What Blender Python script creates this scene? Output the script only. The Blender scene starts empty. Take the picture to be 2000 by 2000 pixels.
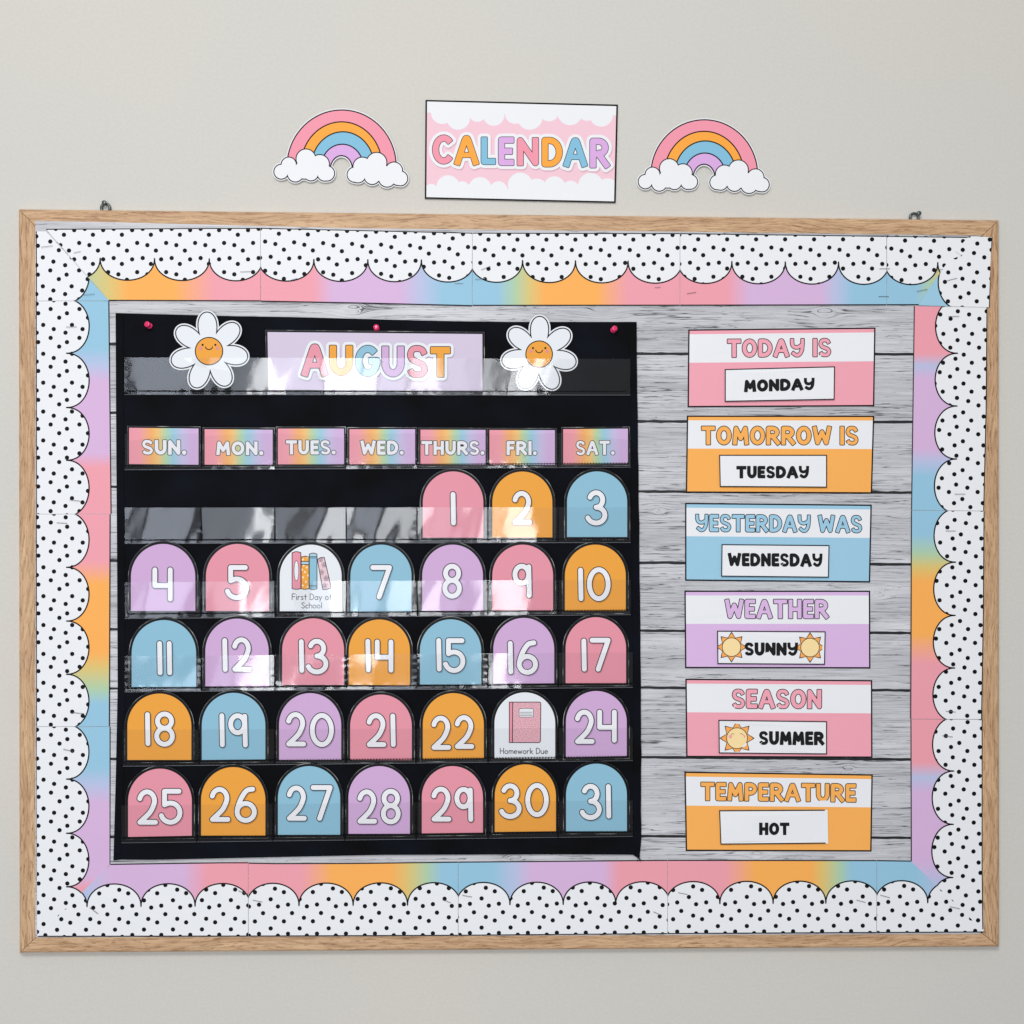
import bpy, math, random
from math import sin, cos, pi, radians, sqrt
from mathutils import Vector, Matrix, noise as mnoise
from mathutils.geometry import delaunay_2d_cdt

random.seed(7)
scene = bpy.context.scene
COL = scene.collection

# ------------------------------------------------------------------ camera
D = 1.70                       # camera distance from the wall (m)
PX = 0.0007                    # size on the wall of one picture unit (m)
YAW = radians(1.67); ROLL = radians(0.13)
LENS = 36.0 * D / (2000 * PX)
CAM = Vector((-math.tan(YAW) * D, -D, 0.0))
cam_d = bpy.data.cameras.new('camera'); cam_d.lens = LENS; cam_d.sensor_width = 36
cam_d.clip_start = 0.05; cam_d.clip_end = 50
cam = bpy.data.objects.new('camera', cam_d); COL.objects.link(cam)
ROT = (Matrix.Rotation(-YAW, 3, 'Z') @ Matrix.Rotation(pi / 2, 3, 'X') @ Matrix.Rotation(ROLL, 3, 'Z'))
cam.matrix_world = Matrix.Translation(CAM) @ ROT.to_4x4()
scene.camera = cam

# ------------------------------------------------------------------ world + lamps (an indoor room by day)
w = bpy.data.worlds.new('World'); scene.world = w; w.use_nodes = True
nt = w.node_tree; nt.nodes.clear()
wo = nt.nodes.new('ShaderNodeOutputWorld'); bg = nt.nodes.new('ShaderNodeBackground')
tc = nt.nodes.new('ShaderNodeTexCoord'); sx = nt.nodes.new('ShaderNodeSeparateXYZ')
rp = nt.nodes.new('ShaderNodeValToRGB'); mr = nt.nodes.new('ShaderNodeMapRange')
mr.inputs['From Min'].default_value = -1; mr.inputs['From Max'].default_value = 1
nt.links.new(tc.outputs['Generated'], sx.inputs[0]); nt.links.new(sx.outputs['Z'], mr.inputs['Value'])
nt.links.new(mr.outputs[0], rp.inputs[0]); nt.links.new(rp.outputs[0], bg.inputs[0]); nt.links.new(bg.outputs[0], wo.inputs[0])
rp.color_ramp.elements[0].position = 0.30; rp.color_ramp.elements[0].color = (.36, .34, .33, 1)
rp.color_ramp.elements[1].position = 0.85; rp.color_ramp.elements[1].color = (.92, .95, 1.0, 1)
bg.inputs[1].default_value = 0.52

def area(name, loc, target, sx_, sy_, radiance, col=(1, 1, 1)):
    l = bpy.data.lights.new(name, 'AREA'); l.shape = 'RECTANGLE'; l.size = sx_; l.size_y = sy_
    l.energy = radiance * pi * sx_ * sy_; l.color = col
    o = bpy.data.objects.new(name, l); COL.objects.link(o); o.location = loc
    o.rotation_euler = (Vector(target) - Vector(loc)).to_track_quat('-Z', 'Y').to_euler()
    return o
# ceiling fixture, and the daylit window behind the photographer (curtained part + bright gaps)
area('ceiling_lamp', (-0.50, -2.75, 1.60), (0, 0, -.50), 1.15, 0.65, 17.5, (1.0, .985, .965))
for (wx, ww, rad) in ((-1.66, .20, 3.2), (-1.40, .24, 4.6), (-1.08, .18, 3.0), (-.945, .10, 14.0), (-.82, .13, 3.2), (-.62, .18, 11.0), (-.44, .12, 4.4),
                      (-.29, .09, 9.0), (-.17, .10, 2.0), (-.03, .06, 9.0), (.09, .13, 12.0)):
    area('window_between_curtains', (wx, -3.5, -.32), (wx, 0, -.32), ww, 1.5, rad, (.93, .96, 1.0) if rad > 5 else (.78, .86, 1.0))
scene.view_settings.view_transform = 'Standard'; scene.view_settings.look = 'None'
scene.view_settings.exposure = 0.09; scene.view_settings.gamma = 1.0
scene.cycles.transparent_max_bounces = 16
scene.cycles.max_bounces = 8

# ------------------------------------------------------------------ plane helpers
def P(px, py, d):
    """point of the plane d mm in front of the wall, from its position on the board in picture units"""
    v = ROT @ Vector(((px - 1000) / 2000 * 36 / LENS, (1000 - py) / 2000 * 36 / LENS, -1.0))
    t = (-d * 0.001 - CAM.y) / v.y
    return CAM + v * t

def s2l(c):
    c = c / 255.0
    return c / 12.92 if c <= .04045 else ((c + .055) / 1.055) ** 2.4
def rgb(r, g, b): return (s2l(r), s2l(g), s2l(b), 1.0)

# ------------------------------------------------------------------ materials
MATS = {}
def new_mat(name):
    m = bpy.data.materials.new(name); m.use_nodes = True
    n = m.node_tree.nodes; b = n['Principled BSDF']
    return m, n, m.node_tree.links, b
def uvnode(n, name='plane'):
    u = n.new('ShaderNodeUVMap'); u.uv_map = name; return u
def paper(name, col, rough=.62, spec=.3, mottle=.05, bump=.12):
    """printed paper: flat ink with a little fibre mottling"""
    if name in MATS: return MATS[name]
    m, n, L, b = new_mat(name)
    u = uvnode(n)
    nz = n.new('ShaderNodeTexNoise'); nz.inputs['Scale'].default_value = 900; nz.inputs['Detail'].default_value = 3
    L.new(u.outputs[0], nz.inputs['Vector'])
    hs = n.new('ShaderNodeMapRange'); hs.inputs['To Min'].default_value = 1 - mottle; hs.inputs['To Max'].default_value = 1 + mottle
    L.new(nz.outputs[0], hs.inputs[0])
    mx = n.new('ShaderNodeVectorMath'); mx.operation = 'SCALE'; mx.inputs[0].default_value = col[:3]
    L.new(hs.outputs[0], mx.inputs['Scale']); L.new(mx.outputs[0], b.inputs['Base Color'])
    bp = n.new('ShaderNodeBump'); bp.inputs['Strength'].default_value = bump; bp.inputs['Distance'].default_value = .0002
    L.new(nz.outputs[0], bp.inputs['Height']); L.new(bp.outputs[0], b.inputs['Normal'])
    b.inputs['Roughness'].default_value = rough; b.inputs['Specular IOR Level'].default_value = spec
    m.diffuse_color = col
    MATS[name] = m; return m
def ramp_mat(name, axis, stops, uvn='plane', rough=.55):
    """printed colour bands blending along a strip; stops in 0..1 of the chosen coordinate range given with them"""
    m, n, L, b = new_mat(name)
    u = uvnode(n, uvn); s = n.new('ShaderNodeSeparateXYZ'); L.new(u.outputs[0], s.inputs[0])
    lo, hi = stops[0][0], stops[-1][0]
    mr = n.new('ShaderNodeMapRange'); mr.inputs['From Min'].default_value = lo; mr.inputs['From Max'].default_value = hi
    L.new(s.outputs[axis], mr.inputs[0])
    r = n.new('ShaderNodeValToRGB'); L.new(mr.outputs[0], r.inputs[0])
    e = r.color_ramp.elements
    for i, (p, c) in enumerate(stops):
        q = (p - lo) / (hi - lo)
        if i == 0: el = e[0]; el.position = 0
        elif i == len(stops) - 1: el = e[len(e) - 1]; el.position = 1
        else: el = e.new(q)
        el.color = rgb(*c)
    nz = n.new('ShaderNodeTexNoise'); nz.inputs['Scale'].default_value = 900
    u2 = uvnode(n); L.new(u2.outputs[0], nz.inputs['Vector'])
    hs = n.new('ShaderNodeMapRange'); hs.inputs['To Min'].default_value = .95; hs.inputs['To Max'].default_value = 1.05
    L.new(nz.outputs[0], hs.inputs[0])
    mx = n.new('ShaderNodeVectorMath'); mx.operation = 'SCALE'; L.new(r.outputs[0], mx.inputs[0])
    L.new(hs.outputs[0], mx.inputs['Scale']); L.new(mx.outputs[0], b.inputs['Base Color'])
    b.inputs['Roughness'].default_value = rough; b.inputs['Specular IOR Level'].default_value = .3
    return m

PINK, ORG, BLU, PUR = (240, 154, 172), (251, 170, 72), (136, 190, 216), (214, 166, 220)
BLACK = paper('black_ink', rgb(9, 9, 12), .6, .15)
WHITE = paper('white_paper', rgb(237, 238, 240), .6)
EDGE = paper('paper_edge', rgb(226, 226, 226), .7)
pink_p = paper('pink_print', rgb(243, 166, 180)); org_p = paper('orange_print', rgb(252, 178, 88))
blu_p = paper('blue_print', rgb(157, 202, 225)); pur_p = paper('lilac_print', rgb(220, 184, 226))
# laminated cards in the pocket chart: ink under glossy film
def lam(name, col): return paper(name, col, .42, .14, .04, .05)
l_pink = lam('laminated_pink', rgb(231, 150, 165)); l_org = lam('laminated_orange', rgb(240, 165, 64))
l_blu = lam('laminated_blue', rgb(143, 191, 212)); l_pur = lam('laminated_lilac', rgb(209, 172, 213))
l_white = lam('laminated_white', rgb(232, 235, 239)); l_black = lam('laminated_black', rgb(10, 10, 14))
l_num = lam('numeral_white', rgb(238, 238, 241)); l_lilac = lam('month_lilac', rgb(212, 199, 219))
film = lam('laminate_film', rgb(10, 11, 16)); film.node_tree.nodes['Principled BSDF'].inputs['Roughness'].default_value = .3
t_pink = paper('letter_pink', rgb(243, 152, 170)); t_org = paper('letter_orange', rgb(253, 168, 62))
t_blu = paper('letter_blue', rgb(130, 190, 217)); t_pur = paper('letter_lilac', rgb(219, 171, 224))

def edge_mat():
    m, n, L, b = new_mat('laminate_edge')
    u = uvnode(n); nz = n.new('ShaderNodeTexNoise'); nz.inputs['Scale'].default_value = 38; nz.inputs['Detail'].default_value = 3
    L.new(u.outputs[0], nz.inputs['Vector'])
    r = n.new('ShaderNodeValToRGB'); L.new(nz.outputs[0], r.inputs[0])
    r.color_ramp.elements[0].position = .50; r.color_ramp.elements[0].color = rgb(12, 12, 15)
    r.color_ramp.elements[1].position = .70; r.color_ramp.elements[1].color = rgb(205, 208, 200)
    L.new(r.outputs[0], b.inputs['Base Color']); b.inputs['Roughness'].default_value = .3
    return m
LEDGE = edge_mat()

def wall_mat():
    m, n, L, b = new_mat('painted_wall')
    u = uvnode(n)
    a = n.new('ShaderNodeTexNoise'); a.inputs['Scale'].default_value = 260; a.inputs['Detail'].default_value = 4
    c = n.new('ShaderNodeTexNoise'); c.inputs['Scale'].default_value = 1.8; c.inputs['Detail'].default_value = 2
    L.new(u.outputs[0], a.inputs[0]); L.new(u.outputs[0], c.inputs[0])
    r = n.new('ShaderNodeValToRGB'); L.new(c.outputs[0], r.inputs[0])
    r.color_ramp.elements[0].position = .3; r.color_ramp.elements[0].color = rgb(213, 208, 199)
    r.color_ramp.elements[1].position = .7; r.color_ramp.elements[1].color = rgb(207, 206, 199)
    hs = n.new('ShaderNodeMapRange'); hs.inputs['To Min'].default_value = .93; hs.inputs['To Max'].default_value = 1.07
    L.new(a.outputs[0], hs.inputs[0])
    mx = n.new('ShaderNodeVectorMath'); mx.operation = 'SCALE'; L.new(r.outputs[0], mx.inputs[0])
    L.new(hs.outputs[0], mx.inputs['Scale']); L.new(mx.outputs[0], b.inputs['Base Color'])
    bp = n.new('ShaderNodeBump'); bp.inputs['Strength'].default_value = .25; bp.inputs['Distance'].default_value = .0006
    L.new(a.outputs[0], bp.inputs['Height']); L.new(bp.outputs[0], b.inputs['Normal'])
    b.inputs['Roughness'].default_value = .75; b.inputs['Specular IOR Level'].default_value = .25
    return m

def oak_mat(name, vertical, seed, knot=None):
    """light oak veneer, grain along the rail"""
    m, n, L, b = new_mat(name)
    u = uvnode(n); s = n.new('ShaderNodeSeparateXYZ'); L.new(u.outputs[0], s.inputs[0])
    al, ac = (s.outputs[1], s.outputs[0]) if vertical else (s.outputs[0], s.outputs[1])
    def mul(o, k):
        q = n.new('ShaderNodeMath'); q.operation = 'MULTIPLY'; L.new(o, q.inputs[0]); q.inputs[1].default_value = k; return q.outputs[0]
    def vec(a, k1, c, k2):
        q = n.new('ShaderNodeCombineXYZ'); L.new(mul(a, k1), q.inputs[0]); L.new(mul(c, k2), q.inputs[1]); q.inputs[2].default_value = seed; return q.outputs[0]
    def nz(v, sc, det, dist=0, ro=.6):
        q = n.new('ShaderNodeTexNoise'); L.new(v, q.inputs[0]); q.inputs['Scale'].default_value = sc
        q.inputs['Detail'].default_value = det; q.inputs['Distortion'].default_value = dist; q.inputs['Roughness'].default_value = ro; return q.outputs[0]
    warp = nz(vec(al, 5, ac, 14), 1, 2)
    wsc = mul(warp, .035)
    ad = n.new('ShaderNodeMath'); ad.operation = 'ADD'; L.new(ac, ad.inputs[0]); L.new(wsc, ad.inputs[1])
    fine = nz(vec(al, 26, ad.outputs[0], 420), 1, 4, .3)
    pores = nz(vec(al, 62, ad.outputs[0], 640), 1, 3, .4, .7)
    broad = nz(vec(al, 5, ad.outputs[0], 90), 1, 3, .6)
    r = n.new('ShaderNodeValToRGB'); L.new(broad, r.inputs[0])
    r.color_ramp.elements[0].position = .3; r.color_ramp.elements[0].color = rgb(190, 152, 117)
    r.color_ramp.elements[1].position = .7; r.color_ramp.elements[1].color = rgb(214, 180, 142)
    r2 = n.new('ShaderNodeValToRGB'); L.new(fine, r2.inputs[0])
    r2.color_ramp.elements[0].position = .34; r2.color_ramp.elements[0].color = (.70, .64, .58, 1)
    r2.color_ramp.elements[1].position = .56; r2.color_ramp.elements[1].color = (1.05, 1.04, 1.02, 1)
    r3 = n.new('ShaderNodeValToRGB'); L.new(pores, r3.inputs[0])
    r3.color_ramp.elements[0].position = .33; r3.color_ramp.elements[0].color = (.55, .43, .35, 1)
    r3.color_ramp.elements[1].position = .47; r3.color_ramp.elements[1].color = (1, 1, 1, 1)
    m1 = n.new('ShaderNodeVectorMath'); m1.operation = 'MULTIPLY'; L.new(r.outputs[0], m1.inputs[0]); L.new(r2.outputs[0], m1.inputs[1])
    m2 = n.new('ShaderNodeVectorMath'); m2.operation = 'MULTIPLY'; L.new(m1.outputs[0], m2.inputs[0]); L.new(r3.outputs[0], m2.inputs[1])
    L.new(m2.outputs[0], b.inputs['Base Color'])
    bp = n.new('ShaderNodeBump'); bp.inputs['Strength'].default_value = .35; bp.inputs['Distance'].default_value = .0004
    L.new(pores, bp.inputs['Height']); L.new(bp.outputs[0], b.inputs['Normal'])
    b.inputs['Roughness'].default_value = .5; b.inputs['Specular IOR Level'].default_value = .35
    return m

KNOTS = [(690, 604, 15), (1175, 600, 15), (1612, 611, 15), (1759, 1002, 7), (1711, 1160, 10), (1287, 998, 7), (1340, 1313, 8),
         (1657, 1500, 8), (1007, 1676, 10), (1478, 1670, 12), (530, 1678, 10), (250, 700, 8)]
def plank_mat():
    """weathered grey board print: long cracks that flow round the knots"""
    m, n, L, b = new_mat('grey_wood_print')
    u = uvnode(n); s = n.new('ShaderNodeSeparateXYZ'); L.new(u.outputs[0], s.inputs[0])
    X, Z = s.outputs[0], s.outputs[1]
    oi = n.new('ShaderNodeObjectInfo')
    def M(op, a, c=None):
        q = n.new('ShaderNodeMath'); q.operation = op
        for i, v in enumerate((a, c)):
            if v is None: continue
            if isinstance(v, (int, float)): q.inputs[i].default_value = v
            else: L.new(v, q.inputs[i])
        return q.outputs[0]
    psi = Z; ring = None
    for kx, ky, kr in KNOTS:
        p = P(kx, ky, 14); a2 = (kr * PX) ** 2
        dx = M('SUBTRACT', X, p.x); dz = M('SUBTRACT', Z, p.z)
        dxs = M('MULTIPLY', dx, .5)
        r2 = M('ADD', M('MULTIPLY', dxs, dxs), M('MULTIPLY', dz, dz))
        k = M('DIVIDE', a2, M('ADD', r2, a2 * .5))
        psi = M('SUBTRACT', psi, M('MULTIPLY', M('MULTIPLY', k, dz), .9))
    def nz(kx, kz, det, dist=0, ro=.6, seed=0.0):
        q = n.new('ShaderNodeTexNoise'); q.noise_dimensions = '4D'
        cb = n.new('ShaderNodeCombineXYZ'); L.new(M('MULTIPLY', X, kx), cb.inputs[0]); L.new(M('MULTIPLY', psi, kz), cb.inputs[1])
        L.new(cb.outputs[0], q.inputs['Vector']); L.new(M('ADD', M('MULTIPLY', oi.outputs['Random'], 40), seed), q.inputs['W'])
        q.inputs['Scale'].default_value = 1; q.inputs['Detail'].default_value = det; q.inputs['Roughness'].default_value = ro
        q.inputs['Distortion'].default_value = dist; return q.outputs[0]
    def ramp(v, stops):
        r = n.new('ShaderNodeValToRGB'); L.new(v, r.inputs[0]); e = r.color_ramp.elements
        for i, (p, c) in enumerate(stops):
            el = e[0] if i == 0 else (e[len(e) - 1] if i == len(stops) - 1 else e.new(p))
            el.position = p; el.color = (c, c, c * 1.02, 1) if not isinstance(c, tuple) else c
        return r.outputs[0]
    broad = nz(3, 30, 3, .4)
    fine = nz(16, 780, 5, .3, .72, 3)
    crack = nz(4.6, 215, 3.5, .35, .6, 7)
    mask = nz(9, 26, 2, 0, .5, 11)
    base = ramp(broad, [(.3, s2l(182)), (.7, s2l(217))])
    fr = ramp(fine, [(.32, .38), (.45, .90), (.60, 1.08)])
    ridge = M('ABSOLUTE', M('SUBTRACT', crack, .5))
    width = M('MULTIPLY', M('SUBTRACT', mask, .37), .075)
    cr = ramp(M('DIVIDE', ridge, M('MAXIMUM', width, .0004)), [(.35, .16), (1.0, 1.0)])
    def VM(a, c):
        q = n.new('ShaderNodeVectorMath'); q.operation = 'MULTIPLY'; L.new(a, q.inputs[0]); L.new(c, q.inputs[1]); return q.outputs[0]
    tint = n.new('ShaderNodeVectorMath'); tint.operation = 'MULTIPLY'; tint.inputs[1].default_value = (1.0, 1.0, .985)
    L.new(VM(VM(base, fr), cr), tint.inputs[0]); L.new(tint.outputs[0], b.inputs['Base Color'])
    b.inputs['Roughness'].default_value = .36; b.inputs['Specular IOR Level'].default_value = .35
    return m

def fabric_mat():
    m, n, L, b = new_mat('black_fabric')
    u = uvnode(n); wv = n.new('ShaderNodeTexWave'); wv.inputs['Scale'].default_value = 420; wv.bands_direction = 'DIAGONAL'
    nz = n.new('ShaderNodeTexNoise'); nz.inputs['Scale'].default_value = 14; nz.inputs['Detail'].default_value = 5
    L.new(u.outputs[0], wv.inputs[0]); L.new(u.outputs[0], nz.inputs[0])
    r = n.new('ShaderNodeValToRGB'); L.new(nz.outputs[0], r.inputs[0])
    r.color_ramp.elements[0].position = .35; r.color_ramp.elements[0].color = rgb(3, 3, 5)
    r.color_ramp.elements[1].position = .75; r.color_ramp.elements[1].color = rgb(11, 15, 27)
    L.new(r.outputs[0], b.inputs['Base Color'])
    bp = n.new('ShaderNodeBump'); bp.inputs['Strength'].default_value = .5; bp.inputs['Distance'].default_value = .0004
    L.new(wv.outputs[0], bp.inputs['Height']); L.new(bp.outputs[0], b.inputs['Normal'])
    b.inputs['Roughness'].default_value = .75; b.inputs['Specular IOR Level'].default_value = .12
    return m

def vinyl_mat():
    m = bpy.data.materials.new('clear_vinyl'); m.use_nodes = True
    n = m.node_tree.nodes; L = m.node_tree.links; n.clear()
    out = n.new('ShaderNodeOutputMaterial'); add = n.new('ShaderNodeMixShader'); mn = n.new('ShaderNodeMath'); mn.operation = 'MINIMUM'; mn.inputs[1].default_value = .08; tr = n.new('ShaderNodeBsdfTransparent')
    gl = n.new('ShaderNodeBsdfGlossy'); fr = n.new('ShaderNodeFresnel'); mu = n.new('ShaderNodeMath'); mu.operation = 'MULTIPLY'
    tr.inputs[0].default_value = (.997, .998, 1.0, 1); gl.inputs['Roughness'].default_value = .05
    fr.inputs['IOR'].default_value = 1.50; mu.inputs[1].default_value = 1.6      # two surfaces
    u = uvnode(n); nz = n.new('ShaderNodeTexNoise'); nz.inputs['Scale'].default_value = 60; nz.inputs['Detail'].default_value = 3
    bp = n.new('ShaderNodeBump'); bp.inputs['Strength'].default_value = .02; bp.inputs['Distance'].default_value = .0005
    L.new(u.outputs[0], nz.inputs[0]); L.new(nz.outputs[0], bp.inputs['Height']); L.new(bp.outputs[0], gl.inputs['Normal'])
    L.new(fr.outputs[0], mu.inputs[0]); L.new(mu.outputs[0], mn.inputs[0]); L.new(mn.outputs[0], add.inputs[0])
    L.new(tr.outputs[0], add.inputs[1]); L.new(gl.outputs[0], add.inputs[2]); L.new(add.outputs[0], out.inputs[0])
    return m

def simple(name, col, rough=.4, metal=0, spec=.5):
    m, n, L, b = new_mat(name)
    tcn = n.new('ShaderNodeTexCoord'); nz = n.new('ShaderNodeTexNoise'); nz.inputs['Scale'].default_value = 300
    L.new(tcn.outputs['Object'], nz.inputs[0])
    hs = n.new('ShaderNodeMapRange'); hs.inputs['To Min'].default_value = .9; hs.inputs['To Max'].default_value = 1.1
    L.new(nz.outputs[0], hs.inputs[0])
    mx = n.new('ShaderNodeVectorMath'); mx.operation = 'SCALE'; mx.inputs[0].default_value = col[:3]
    L.new(hs.outputs[0], mx.inputs['Scale']); L.new(mx.outputs[0], b.inputs['Base Color'])
    b.inputs['Roughness'].default_value = rough; b.inputs['Metallic'].default_value = metal
    b.inputs['Specular IOR Level'].default_value = spec
    return m
STEEL = simple('staple_steel', rgb(128, 132, 136), .35, .8)
HOOK = simple('dark_steel', rgb(96, 104, 106), .35, .85)
PIN = simple('pink_plastic', rgb(226, 44, 104), .22, 0, .6)
THREAD = simple('black_thread', rgb(8, 9, 14), .8, 0, .1)
PLANK = plank_mat(); FABRIC = fabric_mat(); VINYL = vinyl_mat()
GAP = paper('plank_gap_print', rgb(34, 35, 38), .5)

# ------------------------------------------------------------------ object helpers
def tag(o, label=None, cat=None, group=None, kind=None):
    if label: o['label'] = label
    if cat: o['category'] = cat
    if group: o['group'] = group
    if kind: o['kind'] = kind
    return o
def thing(name, label, cat, at, group=None):
    o = bpy.data.objects.new(name, None); COL.objects.link(o); o.location = at
    o.empty_display_size = .01
    o['_o'] = list(at)
    return tag(o, label, cat, group)
def world_loc(parent):
    v = Vector((0, 0, 0)); q = parent
    while q is not None: v += Vector(q.location); q = q.parent
    return v
def link_mesh(name, verts, faces, mats, midx, parent=None, smooth=False, uvbox=None, origin=None):
    """verts in world metres; the mesh is stored about its own origin"""
    base = world_loc(parent) if parent else Vector((0, 0, 0))
    if origin is None:
        xs = [v.x for v in verts]; ys = [v.y for v in verts]; zs = [v.z for v in verts]
        origin = Vector(((min(xs) + max(xs)) / 2, max(ys), (min(zs) + max(zs)) / 2))
    me = bpy.data.meshes.new(name)
    me.from_pydata([tuple(v - origin) for v in verts], [], faces)
    for m in mats: me.materials.append(m)
    me.polygons.foreach_set('material_index', midx)
    if smooth: me.polygons.foreach_set('use_smooth', [True] * len(faces))
    uv = me.uv_layers.new(name='plane'); uv2 = None
    if uvbox: uv2 = me.uv_layers.new(name='card')
    for lp in me.loops:
        v = verts[lp.vertex_index]; uv.data[lp.index].uv = (v.x, v.z)
        if uv2: uv2.data[lp.index].uv = ((v.x - uvbox[0]) / (uvbox[1] - uvbox[0]), (v.z - uvbox[2]) / (uvbox[3] - uvbox[2]))
    me.update()
    o = bpy.data.objects.new(name, me); COL.objects.link(o)
    if parent: o.parent = parent
    o.location = origin - base
    return o

def area2(p):
    return sum(p[i][0] * p[(i + 1) % len(p)][1] - p[(i + 1) % len(p)][0] * p[i][1] for i in range(len(p)))
def sheet(name, layers, d, parent=None, th=.25, clip0=True, grid=0, edge=None, uvcard=False, smooth=False):
    """one flat printed sheet. layers = [(material, [polygons], clip_layer or None)], later layers cover earlier ones.
    d = depth in mm in front of the wall, a number or a function of (x, y)."""
    allp = [p for l in layers for p in l[1]]
    b0 = layers[0][1]
    xs = [q[0] for p in b0 for q in p]; ys = [q[1] for p in b0 for q in p]
    x0, x1, y0, y1 = min(xs), max(xs), min(ys), max(ys); cx, cy = (x0 + x1) / 2, (y0 + y1) / 2
    V = []; F = []; own = []
    for li, l in enumerate(layers):
        for p in l[1]:
            if len(p) < 3: continue
            if max(q[0] for q in p) < x0 or min(q[0] for q in p) > x1 or max(q[1] for q in p) < y0 or min(q[1] for q in p) > y1: continue
            a = area2(p)
            if abs(a) < 1e-4: continue
            if a < 0: p = p[::-1]
            st = len(V)
            V += [Vector((q[0] - cx, q[1] - cy)) for q in p]
            F.append(list(range(st, st + len(p)))); own.append(li)
    if grid:
        gx = x0 + grid * .5
        while gx < x1:
            gy = y0 + grid * .5
            while gy < y1:
                V.append(Vector((gx - cx + random.uniform(-1, 1), gy - cy + random.uniform(-1, 1)))); gy += grid
            gx += grid
    rv, re, rf, _, _, of = delaunay_2d_cdt(V, [], F, 1, 1e-4)
    mats = []; mi = []; keep = []
    for f, o in zip(rf, of):
        ls = {own[i] for i in o}
        if not ls: continue
        if clip0 and 0 not in ls: continue
        best = None
        for li in sorted(ls, reverse=True):
            c = layers[li][2] if len(layers[li]) > 2 else None
            if c is None or c in ls: best = li; break
        if best is None: continue
        m = layers[best][0]
        if m is None: continue
        if m not in mats: mats.append(m)
        keep.append(f); mi.append(mats.index(m))
    df = d if callable(d) else (lambda x, y: d)
    verts = [P(v.x + cx, v.y + cy, df(v.x + cx, v.y + cy)) for v in rv]
    faces = []
    for f in keep:
        a, b_, c = [rv[i] for i in f[:3]]
        ar = (b_.x - a.x) * (c.y - a.y) - (c.x - a.x) * (b_.y - a.y)
        # picture y points down, so a negative area here faces the room
        faces.append(tuple(f) if ar < 0 else tuple(reversed(f)))
    if th:
        cnt = {}
        for f in faces:
            k = len(f)
            for i in range(k):
                e = (f[i], f[(i + 1) % k]); r = (e[1], e[0])
                if r in cnt: del cnt[r]
                else: cnt[e] = 1
        em = edge or EDGE
        if cnt:
            if em not in mats: mats.append(em)
            ei = mats.index(em); back = {}
            tw = th * .001
            def bk(i):
                if i not in back:
                    back[i] = (len(verts), len(verts) + 1); verts.append(verts[i].copy()); verts.append(verts[i] + Vector((0, tw, 0)))
                return back[i]
            for a, b_ in list(cnt):
                A, A2 = bk(a); B, B2 = bk(b_)
                faces.append((B, A, A2, B2)); mi.append(ei)
    used = sorted({i for f in faces for i in f}); mp = {k: j for j, k in enumerate(used)}
    verts = [verts[i] for i in used]; faces = [tuple(mp[i] for i in f) for f in faces]
    box = None
    if uvcard:
        vx = [v.x for v in verts]; vz = [v.z for v in verts]; box = (min(vx), max(vx), min(vz), max(vz))
    return link_mesh(name, verts, faces, mats, mi, parent, smooth, box)

# ------------------------------------------------------------------ 2D shapes
def ell(cx, cy, rx, ry=None, n=28, rot=0):
    ry = rx if ry is None else ry; c, s = cos(rot), sin(rot)
    return [(cx + rx * cos(a) * c - ry * sin(a) * s, cy + rx * cos(a) * s + ry * sin(a) * c) for a in (2 * pi * i / n for i in range(n))]
def arc(cx, cy, rx, ry, a0, a1, n=18):
    return [(cx + rx * cos(radians(a0 + (a1 - a0) * i / n)), cy + ry * sin(radians(a0 + (a1 - a0) * i / n))) for i in range(n + 1)]
def crom(pts, n=6, closed=False):
    out = []; k = len(pts)
    rng = range(k) if closed else range(k - 1)
    g = (lambda i: pts[i % k]) if closed else (lambda i: pts[max(0, min(k - 1, i))])
    for i in rng:
        p0, p1, p2, p3 = g(i - 1), g(i), g(i + 1), g(i + 2)
        for j in range(n):
            t = j / n
            out.append(tuple(.5 * (2 * p1[q] + (p2[q] - p0[q]) * t + (2 * p0[q] - 5 * p1[q] + 4 * p2[q] - p3[q]) * t * t + (3 * p1[q] - p0[q] - 3 * p2[q] + p3[q]) * t ** 3) for q in (0, 1)))
    if not closed: out.append(tuple(pts[-1]))
    return out
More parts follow.
